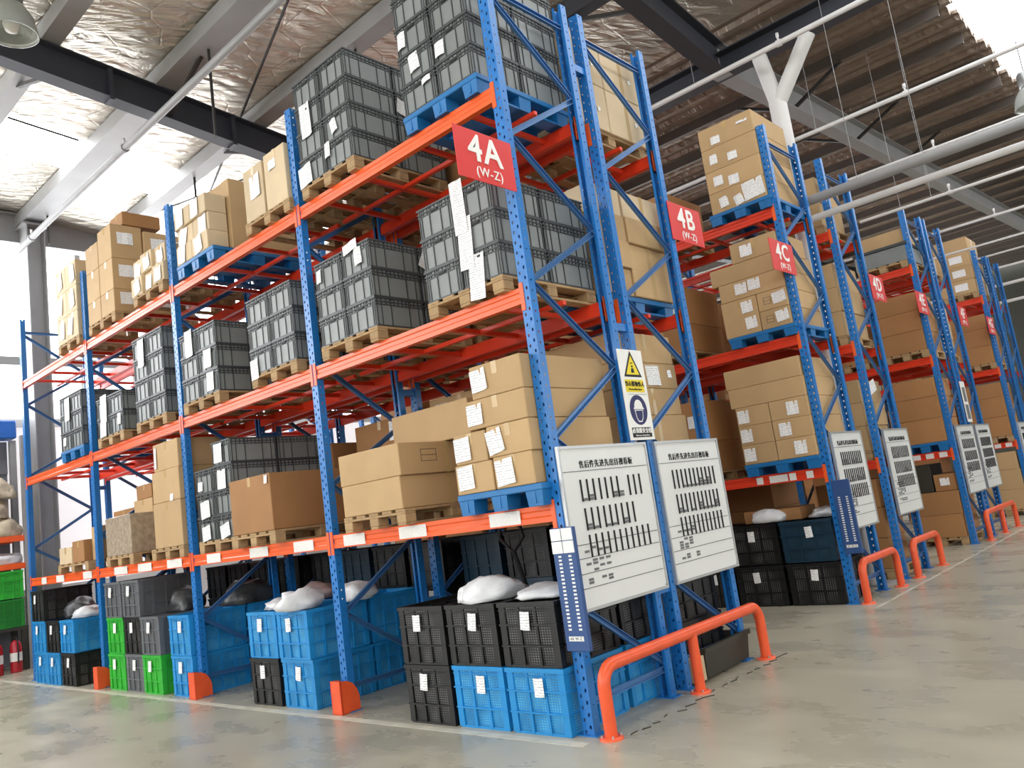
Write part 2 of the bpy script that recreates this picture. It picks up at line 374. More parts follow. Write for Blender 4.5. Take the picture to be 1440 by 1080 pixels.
# end wall with daylit windows, column, sill rail and roller-door head
XW = -13.3
wl = struct('wall_left', MB().box(XW-.2, XW, -14, 46, 0, 1.3).box(XW-.2, XW, -14, 46, 4.3, 4.45).box(XW-.2, XW, -14, 46, 7.85, 11.5), 'wall_white')
n = 1
for k in range(15):
    y0 = -14+k*4.0
    w = struct('window_%d' % n, MB().box(XW-.14, XW-.10, y0+.05, y0+3.95, 4.5, 7.8), 'daylit_glass'); n += 1
    obj('glow_wall_panel', MB().box(XW-.14, XW-.08, y0, y0+4.0, 1.3, 4.3), w, m='glow_wall_panel')  # plain wall below the windows, made to glow as if lit
    for j in range(1, 4): obj('mullion', MB().box(XW-.1, XW-.06, y0+j-.02, y0+j+.02, 4.5, 7.8), w, m='wall_white')
    obj('window_frame', MB().box(XW-.16, XW-.02, y0-.05, y0+.05, 4.45, 7.85), w, m='wall_white')
struct('trim_1', MB().box(XW, XW+.14, -14, 46, 5.46, 5.62), 'steel_grey')
struct('trim_2', ibeam((XW+.25, -14, 8.1), (XW+.25, 46, 8.1), .6, .26), 'steel_grey')
for j, y in enumerate((-5, 1.0, 7.0, 13.0)):
    t = thing('wall_column', ['grey steel column against the left wall behind the fourth bay', 'grey steel column rising left of the far end of rack 4A', 'grey steel column hidden behind rack 4B', 'grey steel column of the left wall far behind the racks'][j], 'column', (-12.74, y, 0))
    b = MB(); b.box(-.2, .2, -.16, -.14, 0, 8.05); b.box(-.2, .2, .14, .16, 0, 8.05); b.box(-.01, .01, -.14, .14, 0, 8.05)
    obj('shaft', b, t, m='steel_grey'); obj('cap_plate', MB().box(-.24, .24, -.22, .22, 8.05, 8.09), t, m='steel_grey'); obj('base_plate', MB().box(-.26, .26, -.24, .24, 0, .03), t, m='steel_grey')
dh = thing('roller_door_head', 'blue boxed head of a roller door on the left wall', 'door head', (XW+.02, -2.2, 4.03))
obj('fascia', MB().cbox(0, .35, -2.8, 2.85, 0, .33, .02), dh, m='fascia_blue')
obj('curtain', MB().prism_x([(-2.7, -.03), (2.75, -.03), (2.75, -.62), (-2.7, -.62)], .02, .1), dh, m='tarp_grey')
obj('door_leaf', MB().prism_x([(-2.7, -.62), (2.75, -.62), (2.75, -4.0), (-2.7, -4.0)], .03, .07), dh, m='tarp_grey')
struct('wall_front_blocker', MB().box(-13.5, 24, -24.2, -24, 0, 4.2), 'wall_grey')  # unseen wall, added to cut low sky light from the front
struct('wall_right_blocker', MB().box(24, 24.2, -24, 46, 0, 3.6), 'wall_grey')  # unseen wall, added to cut low sky light from the right
struct('wall_back', MB().box(-13.5, 26, 46, 46.2, 0, 12), 'bin_dark')

# forked white column standing in the valley between racks 4C and 4D
t = thing('forked_column', 'white tubular column forking into a Y between racks 4C and 4D', 'column', (-.22, 6.08, 0))
obj('trunk', MB().tube([(0, 0, 0), (0, 0, 6.35)], .115, 20), t, m='pipe_white')
obj('branch', MB().tube([(0, 0, 6.3), (-.12, 0, 7.05)], .1, 18), t, m='pipe_white')
obj('branch', MB().tube([(0, 0, 6.3), (.56, 0, 7.06)], .1, 18), t, m='pipe_white')
obj('base_plate', MB().box(-.2, .2, -.2, .2, 0, .025), t, m='steel_grey')
b = ibeam((-13.3, VALLEY+.05, 7.27), (XE-.1, VALLEY+.05, 7.27), .3, .3); obj('valley_beam', b, ceil, m='steel_dark')

# pipes under the roof, all running along the building
def pipe(label, y, z, r, x0, x1, m, heads=(), rods=()):
    t = thing('sprinkler_pipe', label, 'pipe', (0, y, z))
    obj('pipe', MB().tube([(x0, 0, 0), (x1, 0, 0)], r, 14), t, m=m)
    for x in heads:
        hm = cached('head', lambda: MB().lathe([(0, .11), (.02, .11), (.02, .06), (.012, .05), (.012, 0)], 8).mesh('sprinkler_head', 'pipe_white'))
        obj('sprinkler_head', hm, t, (x, 0, r*.8))
        obj('pipe_collar', MB().tube([(x-.03, 0, 0), (x+.03, 0, 0)], r*1.3, 12), t, m=m)
    for x in rods:
        obj('hanger_rod', MB().tube([(x, 0, r*.9), (x, 0, roof_z(y)-z-.1)], .004, 6), t, m='steel_grey')
pipe('thick grey pipe passing between the tops of racks 4C and 4D', 6.02, 4.87, .062, -.25, 9, 'steel_grey', (), (.57,))
pipe('white pipe just below the thick grey pipe, beside rack 4D', 6.22, 4.69, .045, -.25, 9, 'pipe_white', (), (1.3,))
pipe('thin pipe with upright sprinkler heads directly behind the forked column', 7.0, 6.13, .03, -8, 9, 'pipe_white', (1.1, 3.6), (-.1,))
pipe('thin sprinkler pipe in front of the forked column', 5.5, 6.80, .034, -9, 9, 'pipe_white', (.15, -3.0), (-1.06,))
pipe('thin pipe running just above the thick grey pipe', 8.4, 5.76, .022, -.3, 9, 'pipe_white', (1.0,), ())
pipe('thin sprinkler pipe over the aisle before rack 4E', 8.75, 5.16, .024, -.3, 9, 'pipe_white', (1.0,), (.31, .75))
pipe('thin sprinkler pipe over rack 4F', 12.5, 5.55, .024, -6, 9, 'pipe_white', (.9,), ())
pipe('thin sprinkler pipe over the aisle before rack 4G', 13.4, 5.28, .022, -6, 9, 'pipe_white', (), ())
pipe('thin sprinkler pipe above rack 4H', 16.2, 5.6, .022, -.3, 9, 'pipe_white', (), ())
pipe('far thin pipe beyond rack 4H, upper one', 19.5, 5.9, .03, -6, 9, 'pipe_white', (), ())
pipe('far thin pipe beyond rack 4H, middle one', 19.5, 5.45, .04, -6, 9, 'pipe_white', (), ())
pipe('far thin pipe beyond rack 4H, lower one', 19.5, 5.0, .04, -6, 9, 'pipe_white', (), ())
pipe('grey pipe along the foil ceiling above rack 4A', .62, 7.42, .05, -13.2, -1.5, 'steel_grey', (-7.6, -11.6), ())

def pendant(label, x, y, z, drop):
    t = thing('pendant_lamp', label, 'lamp', (x, y, z))
    obj('glass_bell', MB().lathe([(.10, .34), (.15, .30), (.22, .18), (.26, 0), (.262, -.02), (.25, -.02), (.24, .02), (.2, .17), (.13, .28)], 28), t, m='lamp_glass')
    obj('bulb', MB().lathe([(0, 0), (.06, .02), (.085, .1), (.07, .2), (.04, .28), (.04, .34)], 16), t, m='white_paint')
    obj('gear_housing', MB().lathe([(0, .62), (.1, .62), (.12, .58), (.12, .36), (.1, .32), (0, .32)], 20), t, m='lamp_metal')
    obj('cable', MB().tube([(0, 0, .6), (0, 0, drop)], .008, 6), t, m='rod_dark')
pendant('ribbed glass pendant lamp hanging at the top left corner', -5.38, -1.47, 7.28, 1.2)
pendant('pendant lamp hanging at the bright roof edge on the right', 1.92, 11.7, 6.98, 1.2)

# ------------------------------------------------------------------ racks
def post_mesh():
    """upright: perforated web and flanges, lips turned in at the back (origin at foot, web at y=0)"""
    b = MB(); H = POST_H; w = .045; d = .07; P = .075
    def plate(fn, us, holes, flip):
        """us: break positions across; holes: list of (column index, z offset, height)"""
        zs = []
        n = int(H/P); cols = {}
        for c, off, hh in holes: cols.setdefault(c, []).append((off, hh))
        br = sorted({0.0, P} | {round(o, 4) for c, o, h in holes} | {round(o+h, 4) for c, o, h in holes})
        for k in range(n+1):
            for i in range(len(br)-1):
                z0, z1 = k*P+br[i], min(k*P+br[i+1], H)
                if z0 >= H: break
                for c in range(len(us)-1):
                    if any(abs(o-br[i]) < 1e-4 for o, h in cols.get(c, [])): continue
                    b.add([fn(us[c], z0), fn(us[c+1], z0), fn(us[c+1], z1), fn(us[c], z1)], [(0, 1, 2, 3)])
    plate(lambda u, z: (u, 0, z), [-w, -.028, -.014, .014, .028, w], [(1, .012, .022), (3, .045, .022)], 0)
    for sx in (-w, w):
        plate(lambda u, z, sx=sx: (sx, u, z), [0, .026, .038, d], [(1, .03, .013)], 0)
        b.add([(sx, d, 0), (sx*.45, d, 0), (sx*.45, d, H), (sx, d, H)], [(0, 1, 2, 3)])
    me = bpy.data.meshes.new('upright_post'); me.from_pydata(b.v, [], b.f); me.update(); me.materials.append(MATS['rack_blue'])
    bm = bmesh.new(); bm.from_mesh(me); bmesh.ops.remove_doubles(bm, verts=bm.verts, dist=1e-5); bm.to_mesh(me); bm.free()
    return me
POST = post_mesh()
FOOT = MB().box(-.075, .075, -.02, .1, 0, .008).mesh('foot_plate', 'rack_blue')
BL = BW-.09
BH = .115
def beam_mesh(m='rack_orange'):
    prof = [(0, 0), (0, -.03), (.007, -.04), (.007, -.07), (0, -.08), (0, -BH), (.05, -BH), (.05, -.03), (.035, -.03), (.035, 0)]
    return MB().prism_x(prof, -BL/2, BL/2).mesh('beam', m)
BEAM = beam_mesh(); BEAM_SHADE = beam_mesh('rack_red_shade')
CONN = MB().box(-.036, 0, -.006, 0, -.17, .03).box(-.006, 0, 0, .05, -.17, .03).mesh('beam_connector', 'rack_orange')
ZF = [.81, 1.92, 3.04, 4.15, 5.27]; ZR = [.25, 1.37, 2.45, 3.55, 4.68]
def brace_meshes(D):
    out = []
    yf, yr = .06, D-.06
    seq = []
    for i in range(5):
        seq.append(((yr, ZR[i]), (yf, ZF[i])))
        if i < 4: seq.append(((yf, ZF[i]), (yr, ZR[i+1])))
    seq.append(((yf, .2), (yr, .2))); seq.append(((yf, 5.32), (yr, 5.32)))
    for (p, q) in seq:
        b = MB(); P_, Q_ = Vector((0, p[0], p[1])), Vector((0, q[0], q[1])); d = (Q_-P_).normalized(); nrm = d.cross(Vector((1, 0, 0)))
        b.bar(P_, Q_, .004, .042, (1, 0, 0))
        for s in (-1, 1): b.bar(P_+nrm*s*.019+Vector((.013, 0, 0)), Q_+nrm*s*.019+Vector((.013, 0, 0)), .026, .004, (1, 0, 0))
        out.append(b.mesh('brace', 'brace_steel'))
    return out
XBAR = {}
def rack(row):
    y0, y1, nb = ROWS[row]; D = y1-y0
    lab = {'A': 'blue and orange pallet rack in front, carrying sign 4A', 'B': 'blue and orange pallet rack back to back with 4A, carrying sign 4B',
           'C': 'blue and orange pallet rack across the aisle, carrying sign 4C', 'D': 'blue and orange pallet rack carrying sign 4D', 'E': 'distant blue and orange pallet rack carrying sign 4E',
           'F': 'distant blue and orange pallet rack right behind the 4E rack', 'G': 'far pallet rack near the right edge, two racks beyond 4E', 'H': 'farthest pallet rack at the right edge of the view'}[row]
    t = thing('pallet_rack', lab, 'rack', (0, y0, 0), 0, 'pallet racks in rows')
    bm_ = cached(('br', round(D, 2)), lambda: brace_meshes(D))
    xb = cached(('xb', round(D, 2)), lambda: MB().cbox(-.02, .02, .05, D-.05, -.075, -.035, .004).mesh('cross_bar', 'rack_red_shade'))
    lb = cached('lb', lambda: MB().cbox(-BL/2, BL/2, -.02, .02, -.073, -.037, .004).mesh('long_bar', 'rack_red_shade'))
    for k in range(nb+1):
        x = -k*BW
        p = obj('upright_post', POST, t, (x, 0, 0)); obj('foot_plate', FOOT, p)
        p2 = obj('upright_post', POST, t, (x, D, 0), (0, 0, math.pi)); obj('foot_plate', FOOT, p2)
        for me in bm_: obj('brace', me, t, (x, 0, 0))
        for lv, z in BEAM_TOP.items():
            for s in (-1, 1):
                if (k == 0 and s == 1) or (k == nb and s == -1): continue
                # end hooks of each beam clip over the post face
                c = obj('beam_connector', CONN, t, (x+s*.009 if s > 0 else x-.009, 0, z)); c.scale = (-s, 1, 1)
                c = obj('beam_connector', CONN, t, (x+s*.009 if s > 0 else x-.009, D, z)); c.scale = (-s, -1, 1)
    for k in range(nb):
        xc = -(k+.5)*BW
        for lv, z in BEAM_TOP.items():
            obj('beam', BEAM if row == 'A' else BEAM_SHADE, t, (xc, .002, z)); obj('beam', BEAM_SHADE, t, (xc, D-.002, z), (0, 0, math.pi))  # lit tone on the front row, painted shade tone on all other beams
            if row in 'ABC' or k == 0:
                for dx in (-.95, -.35, .35, .95): obj('cross_bar', xb, t, (xc+dx, 0, z))
                obj('long_bar', lb, t, (xc, D*.5, z))
    return t
RK = {r: rack(r) for r in ROWS}
SPC = MB().box(-.03, .03, 0, .155, -.03, .03).mesh('row_spacer', 'rack_blue')
for x in (0, -BW, -2*BW, -3*BW, -4*BW):
    for z in (.75, 2.78, 5.0): obj('row_spacer', SPC, RK['A'], (x, 1.0, z))
# beam stickers (plain white location stickers)
for (a, b_) in ((-1.65, -1.32), (-.63, -.33), (-2.40, -2.10), (-3.18, -2.86), (-3.97, -3.63), (-4.85, -4.56), (-5.79, -5.43), (-6.57, -6.2), (-7.27, -6.88), (-8.3, -8.0), (-9.3, -9.0), (-9.9, -9.7)):
    obj('location_sticker', MB().box(a, b_, -.004, -.0005, 1.485-.105, 1.485-.012), RK['A'], m='sticker')
for (a, b_) in ((-1.9, -1.55), (-1.5, -1.42), (-1.34, -1.26), (-.84, -.76), (-.68, -.46), (-.44, -.36), (-.24, -.16)):
    obj('location_sticker', MB().box(a, b_, -.004, -.0005, 1.485-.1, 1.485-.02), RK['C'], m='sticker')
for r_ in 'EG':
    for (a, b_) in ((-.75, -.5), (-.42, -.3), (-.22, -.1)):
        obj('location_sticker', MB().box(a, b_, -.004, -.0005, 1.485-.1, 1.485-.02), RK[r_], m='sticker')
# orange foot guards on the aisle posts
def guard_mesh():
    b = MB(); w = .07
    b.box(-w, w, -.10, -.085, 0, .27)
    for s in (-1, 1):
        x0, x1 = (w-.012, w) if s > 0 else (-w, -w+.012)
        b.prism_x([(-.10, 0), (.09, 0), (.09, .12), (.07, .18), (.03, .235), (-.02, .262), (-.085, .27), (-.10, .27)], x0, x1)
    b.box(-w, w, -.10, .09, 0, .01)
    return b.mesh('post_guard', 'rail_orange')
PG = guard_mesh()
for k in (1, 2, 3):
    o = obj('post_guard', PG, None, (-k*BW, 0, .0))
    tag(o, 'orange steel foot guard at the %s post of rack 4A from the sign' % ['', 'second', 'third', 'fourth'][k], 'post guard', 'orange foot guards along rack 4A')

# ------------------------------------------------------------------ signs, boards, rails
def row_sign(ch, y0, y1, x=.052, z0=3.675, z1=4.04):
    t = thing('row_sign', 'red row sign with white lettering reading 4%s' % ch, 'sign', (x, (y0+y1)/2, z0), 0, 'red row signs')
    w, h = y1-y0, z1-z0
    obj('plate', MB().cbox(0, .006, -w/2, w/2, 0, h, .001), t, m='sign_red')
    obj('lettering', text_mesh('4'+ch, .27, 'white_paint', .005), t, (.0085, 0, h*.62))
    obj('lettering', text_mesh('(W-Z)', .092, 'white_paint', .0005), t, (.0085, 0.02, h*.19))
row_sign('A', -.565, .005); row_sign('B', 2.11, 2.69); row_sign('C', 4.21, 4.83); row_sign('D', 7.40, 7.97)
row_sign('E', 9.53, 10.12); row_sign('F', 12.08, 12.66); row_sign('G', 14.3, 14.87)

def tally_board(row, y0, y1, seed, detail=True):
    lab = {'A': 'white tally board on the end of rack 4A', 'B': 'white tally board on the end of rack 4B', 'C': 'white tally board on the end of rack 4C', 'D': 'white tally board on the end of rack 4D',
           'E': 'left of two adjoining distant tally boards beyond 4D', 'F': 'right of two adjoining distant tally boards beyond 4D', 'G': 'tally board cut by the right edge of the photo'}[row]
    t = thing('tally_board', lab, 'board', (.05, y0, .757), 0, 'white tally boards on the rack ends'); w, h = y1-y0, 1.1
    R = random.Random(seed)
    obj('panel', MB().cbox(0, .016, .005, w-.005, .005, h-.005, .002), t, m='board_white')
    f = MB(); f.box(-.004, .024, 0, .02, 0, h); f.box(-.004, .024, w-.02, w, 0, h); f.box(-.004, .024, .02, w-.02, 0, .02); f.box(-.004, .024, .02, w-.02, h-.02, h)
    obj('frame', f, t, m='aluminium')
    X0, X1 = .016, .0185
    obj('lettering', text_mesh('售后件先进先出目视看板', .056, 'ink_black', .0), t, (X1, w*.5, h-.135))
    r = MB()
    for z in (h-.178, .43, .34, .24, .145): r.box(X0, X1, .03, w-.03, z, z+.0035)
    obj('ruled_line', r, t, m='ink_black')
    BARM = cached('divbar', lambda: MB().box(X0, .026, -.0045, .0045, 0, .15).mesh('divider_bar', 'ink_black'))
    step = (w-.36)/10
    TAGM = cached(('tag', round(step, 3)), lambda: MB().box(X0, .022, .008, step-.008, 0, .018).mesh('tag_card', 'ink_grey'))
    TAG2 = cached('tag2', lambda: MB().box(X0, .020, 0, .05, 0, .016).mesh('tag_card', 'ink_grey'))
    for i, zt in enumerate((h-.235, h-.43, h-.61)):
        zb = zt-.15; skip = {(0, 7)} if row == 'A' else set()
        for k in range(11):
            if (i, k) in skip or (row == 'A' and i == 1 and k > 8): continue
            y = .2+k*step+i*.006; obj('divider_bar', BARM, t, (0, y, zb))
            if k < 10 and R.random() < (.8 if (row != 'A' and i < 2) else .32):
                for q in range(R.choice([1, 1, 1, 2, 3])): obj('tag_card', TAGM, t, (0, y, zb+.004+q*.022))
    for (z, nr) in ((.375, 2), (.25, 4), (.17, 2)):
        for c in range(4):
            for q in range(nr):
                if R.random() < .7: obj('tag_card', TAG2, t, (0, .14+c*.075, z+q*.021))
    for c in ((.03, .03), (w-.03, .03), (.03, h-.03), (w-.03, h-.03)):
        obj('screw', MB().tube([(.01, c[0], c[1]), (.022, c[0], c[1])], .006, 8), t, m='aluminium')
tally_board('A', .01, 1.09, 1); tally_board('B', 1.21, 2.22, 2); tally_board('C', 4.82, 5.78, 3); tally_board('D', 6.58, 7.57, 4)
tally_board('E', 10.08, 11.16, 5); tally_board('F', 11.30, 12.32, 6); tally_board('G', 14.86, 15.86, 8)

t = thing('safety_sign', 'tall safety sign with yellow triangle and helmet circle between racks 4A and 4B', 'sign', (.05, .925, 1.875))
w, h = .335, .715
obj('plate', MB().cbox(0, .008, 0, w, 0, h, .001), t, m='white_paint')
def poly_x(pts, x0, x1):
    n = len(pts); b = MB(); v = [(x0, y, z) for y, z in pts]+[(x1, y, z) for y, z in pts]
    return b.add(v, [(j, (j+1) % n, n+(j+1) % n, n+j) for j in range(n)]+[tuple(reversed(range(n))), tuple(range(n, 2*n))])
def tri(cy, cz, s): return [(cy-s*.58, cz-s*.42), (cy+s*.58, cz-s*.42), (cy, cz+s*.58)]
c = w/2
obj('triangle_border', poly_x(tri(c, .585, .21), .008, .0095), t, m='ink_black')
obj('triangle_field', poly_x(tri(c, .58, .155), .0095, .0105), t, m='yellow_ink')
b = MB(); b.add(poly_x([(c-.022, .53), (c+.022, .53), (c+.015, .565), (c-.015, .565)], .0105, .0115).v, [(0,1,5,4),(1,2,6,5),(2,3,7,6),(3,0,4,7),(4,5,6,7)])
b.box(.0105, .0115, c-.009, c+.009, .572, .588); b.box(.0105, .0115, c-.018, c-.004, .6, .61); b.box(.0105, .0115, c+.003, c+.012, .603, .614)
obj('falling_load_mark', b, t, m='ink_black')
obj('yellow_band', MB().box(.008, .0092, .04, w-.04, .375, .475), t, m='yellow_ink')
obj('lettering', text_mesh('当心落物伤人', .042, 'ink_black', .0008), t, (.0105, c, .438)); obj('lettering', text_mesh('Warning falling objects', .017, 'ink_black'), t, (.0105, c, .398))
obj('divider', MB().box(.008, .0092, .06, w-.02, .357, .360), t, m='ink_grey')
circ = [(c+.118*math.cos(2*math.pi*k/36), .235+.118*math.sin(2*math.pi*k/36)) for k in range(36)]
obj('helmet_disc', poly_x(circ, .008, .0095), t, m='sign_navy')
face = [(c-.058, .235), (c-.045, .17), (c-.022, .14), (c+.022, .14), (c+.045, .17), (c+.058, .235)]
obj('face_outline', poly_x(face, .0095, .0103), t, m='white_paint')
obj('face_field', poly_x([(c+(y-c)*.84, .195+(z-.195)*.84) for y, z in face], .0103, .011), t, m='sign_navy')
cap = [(c-.072, .24), (c+.072, .24), (c+.066, .254)]+[(c+.058*math.cos(a*math.pi/10), .254+.062*math.sin(a*math.pi/10)) for a in range(0, 11)]+[(c-.066, .254)]
obj('helmet', poly_x(cap, .011, .0118), t, m='white_paint')
obj('navy_band', MB().box(.008, .0092, .035, w-.035, .022, .098), t, m='ink_black')
obj('lettering', text_mesh('必须戴安全帽', .042, 'white_paint', .0008), t, (.0105, c, .070)); obj('lettering', text_mesh('Must wear safety helmet', .0165, 'white_paint'), t, (.0105, c, .036))
t = thing('safety_strip', 'narrow white safety strip between the two adjoining distant boards', 'sign', (.05, 11.0, 1.9))
obj('plate', MB().cbox(0, .008, 0, .3, 0, .7, .001), t, m='white_paint'); obj('print', MB().box(.008, .0095, .06, .24, .35, .6).box(.008, .0095, .05, .25, .05, .3), t, m='ink_grey')

def index_panel(label, x, y):
    t = thing('card_index_panel', label, 'panel', (x, y, .535), 0, 'blue card index panels')
    obj('back_plate', MB().cbox(0, .19, -.035, 0, 0, .79, .004), t, m='index_blue')
    for i in range(2 if y < 1 else 0):
        for j in range(2):
            obj('card', MB().box(.004+i*.094, .09+i*.094, -.042, -.035, .625+j*.083, .702+j*.083), t, m='white_paint')
    sl = cached('slip', lambda: MB().box(-.012, .012, -.003, 0, 0, .012).mesh('slip', 'white_paint'))
    for j in range(20):
        for i in range(2): obj('slip', sl, t, (.055+i*.085, -.035, .598-j*.0245))
    obj('tag', MB().box(.035, .155, -.038, -.035, .065, .095), t, m='white_paint')
    obj('lettering', text_mesh('4A W-Z' if y < 1 else '4C W-Z', .026, 'ink_grey', 0, .001, 'y'), t, (.095, -.0395, .08))
index_panel('blue card index panel with white slips on the 4A post', -.045, -.012)
index_panel('blue card index panel with white slips on the 4C post', .03, 4.705)

def guard_rail(label, ys, x=.185, zt=.43, r=.042):
    t = thing('guard_rail', label, 'guard rail', (x, ys[0], 0), 0, 'orange tube guard rails'); L = ys[-1]-ys[0]
    pts = [(0, 0, 0), (0, 0, zt-.12)]
    for k in range(1, 7): a = k*math.pi/12; pts.append((0, .12*(1-math.cos(a)), zt-.12+.12*math.sin(a)))
    for k in range(0, 6): a = math.pi/2-k*math.pi/12; pts.append((0, L-.12*(1-math.sin(math.pi/2-k*math.pi/12)) if False else L-.12+.12*math.sin(k*math.pi/12), zt-.12+.12*math.cos(k*math.pi/12)))
    pts += [(0, L, zt-.12), (0, L, 0)]
    obj('tube_hoop', MB().tube(pts, r, 16), t, m='rail_orange')
    for y in ys:
        if y not in (ys[0], ys[-1]): obj('middle_post', MB().tube([(0, y-ys[0], 0), (0, y-ys[0], zt)], r*.95, 16), t, m='rail_orange')
        obj('flange', MB().lathe([(0, .014), (r*1.75, .014), (r*1.85, 0)], 20, (0, y-ys[0], 0)), t, m='rail_orange')
        for a in range(4): obj('bolt', MB().tube([(r*1.45*math.cos(a*1.57+.8), y-ys[0]+r*1.45*math.sin(a*1.57+.8), .01), (r*1.45*math.cos(a*1.57+.8), y-ys[0]+r*1.45*math.sin(a*1.57+.8), .03)], .007, 6), t, m='aluminium')
guard_rail('long orange tube guard rail before racks 4A and 4B', (-.01, 1.105, 2.19))
guard_rail('short orange tube guard rail before rack 4C', (4.74, 5.86), .15)
guard_rail('short orange tube guard rail before rack 4D', (6.53, 7.6), .15)
guard_rail('distant orange tube guard rail before the paired racks beyond 4D', (10.35, 11.4, 12.4), .15)

# ------------------------------------------------------------------ loads: pallets, totes, cartons, crates, bags
SIDE = {'L': 'left', 'R': 'right'}
def slot(row, lv, bay, side):
    return '%s pallet, %s, %s, rack 4%s' % (SIDE[side], SHELF[lv], BAYN[bay], row)
WP = {}
def wood_pallet(xc, yf, z, label, w=.8, d=1.1):
    t = thing('wooden_pallet', label, 'pallet', (xc, yf, z), 0, 'wooden pallets on the rack shelves')
    def P(k, fn): return cached(('wp', k, w, d), fn)
    run = P('run', lambda: MB().cbox(-.05, .05, 0, d, 0, .02, .003).mesh('runner_board', 'pallet_wood'))
    blk = P('blk', lambda: MB().cbox(-.055, .055, 0, .11, .02, .085, .004).mesh('block', 'pallet_wood'))
    crs = P('crs', lambda: MB().cbox(-w/2, w/2, 0, .11, .085, .104, .003).mesh('cross_board', 'pallet_wood'))
    dk = P('dk', lambda: MB().cbox(-.06, .06, 0, d, .104, .125, .003).mesh('deck_board', 'pallet_wood'))
    for i in (-1, 0, 1):
        obj('runner_board', run, t, (i*(w/2-.055), 0, 0))
        for j in (0, .5, 1): obj('block', blk, t, (i*(w/2-.055), j*(d-.11), 0))
    for j in (0, .5, 1): obj('cross_board', crs, t, (0, j*(d-.11), 0))
    for i in range(5): obj('deck_board', dk, t, (-(w/2-.06)+i*(w-.12)/4, 0, 0))
    return t
def blue_pallet(xc, yf, z, label, w=.84, d=1.1, h=.15):
    t = thing('plastic_pallet', label, 'pallet', (xc, yf, z), 0, 'blue plastic pallets on the rack shelves')
    dk = cached(('bpd', w, d, h), lambda: MB().cbox(-w/2, w/2, 0, d, h-.045, h, .006).mesh('deck', 'pallet_blue'))
    ft = cached(('bpf', w, d, h), lambda: MB().add([(-.065,0,0),(.065,0,0),(.065,.13,0),(-.065,.13,0),(-.075,-.006,h-.045),(.075,-.006,h-.045),(.075,.136,h-.045),(-.075,.136,h-.045)], BF).box(-.01, .01, -.008, .0, .02, h-.05).mesh('foot', 'pallet_blue'))
    rn = cached(('bpr', w, d, h), lambda: MB().cbox(-.06, .06, .01, d-.01, 0, .02, .004).mesh('runner', 'pallet_blue'))
    obj('deck', dk, t)
    for i in (-1, 0, 1):
        obj('runner', rn, t, (i*(w/2-.085), 0, 0))
        for j in (0, .5, 1): obj('foot', ft, t, (i*(w/2-.085), .012+j*(d-.16), 0))
    return t
TW, TD, TH = .402, .55, .252
def tote_meshes():
    b = MB(); w, d, h = TW/2-.012, TD/2-.012, TH
    b.box(-w, w, -d, d, .006, h-.01)
    r = MB(); W2, D2 = TW/2-.001, TD/2-.001
    for (z0, z1, o) in ((h-.016, h-.002, 0), (h-.046, h-.036, .003), (h-.07, h-.062, .005), (.0, .012, .006)):
        X, Y = W2-o, D2-o
        r.box(-X, X, -Y, -d, z0, z1); r.box(-X, X, d, Y, z0, z1); r.box(-X, -w, -d, d, z0, z1); r.box(w, X, -d, d, z0, z1)
    for s in (-1, 1):                                   # ribs of the short faces and of the long faces
        for x in (-w+.012, -w+.036, -.062, .062, w-.036, w-.012): r.box(x-.004, x+.004, min(s*d, s*(D2-.004)), max(s*d, s*(D2-.004)), .01, h-.01)
        for k in range(9):
            x = -w+.02+k*(2*w-.04)/8; r.box(x-.002, x+.002, min(s*d, s*(D2-.002)), max(s*d, s*(D2-.002)), h-.064, h-.012)
        for y in (-d+.012, -d+.06, -.1, .1, d-.06, d-.012): r.box(min(s*w, s*(W2-.004)), max(s*w, s*(W2-.004)), y-.004, y+.004, .01, h-.01)
        for k in range(12):
            y = -d+.02+k*(2*d-.04)/11; r.box(min(s*w, s*(W2-.002)), max(s*w, s*(W2-.002)), y-.002, y+.002, h-.064, h-.012)
    return b.mesh('body', 'tote_body'), r.mesh('rim', 'tote_rim')
T_BODY, T_RIM = tote_meshes()
HANDLE = MB().box(-.035, .035, -.012, 0, -.009, .009).mesh('hand_hold', 'ink_black')
def sheet(parent, face, c, w, h, tilt=0.0, off=.0):
    """paper sheet on the front ('f', facing -Y) or right ('r', facing +X) side, with a slight curl"""
    n = 3; b = MB(); v = []
    for i in range(n+1):
        u = -w/2+w*i/n; k = .006*math.sin(i*1.9+w*50)+.004
        for z in (-h/2, h/2):
            uu = u*math.cos(tilt)-z*math.sin(tilt); zz = u*math.sin(tilt)+z*math.cos(tilt)
            v.append((uu, -k-off-(.006 if z < 0 else 0), zz))
    f = [(2*i, 2*i+2, 2*i+3, 2*i+1) for i in range(n)]
    v2 = [(p[0], p[1]+.0015, p[2]) for p in v]; m_ = len(v)
    f2 = [tuple(reversed([q+m_ for q in fc])) for fc in f]
    edge = [0]+[2*i for i in range(1, n+1)]+[2*i+1 for i in range(n, -1, -1)]
    side = [(edge[i], edge[(i+1) % len(edge)], edge[(i+1) % len(edge)]+m_, edge[i]+m_) for i in range(len(edge))]
    b.add(v+v2, f+f2+side)
    return obj('paper_label', b, parent, c, (0, 0, math.pi/2 if face == 'r' else 0), m='paper')
def tote(label, x, y, z, papers=(), group='grey stacking totes'):
    t = thing('stacking_tote', label, 'tote', (x, y, z), 0, group)
    obj('body', T_BODY, t); obj('rim', T_RIM, t); obj('hand_hold', HANDLE, t, (0, -TD/2+.011, TH-.055))
    for (face, u, v, w, h, a) in papers:
        if face == 'f': sheet(t, 'f', (u*TW, -TD/2, v*TH), w, h, a)
        else: sheet(t, 'r', (TW/2, u*TD, v*TH), w, h, a)
    return t
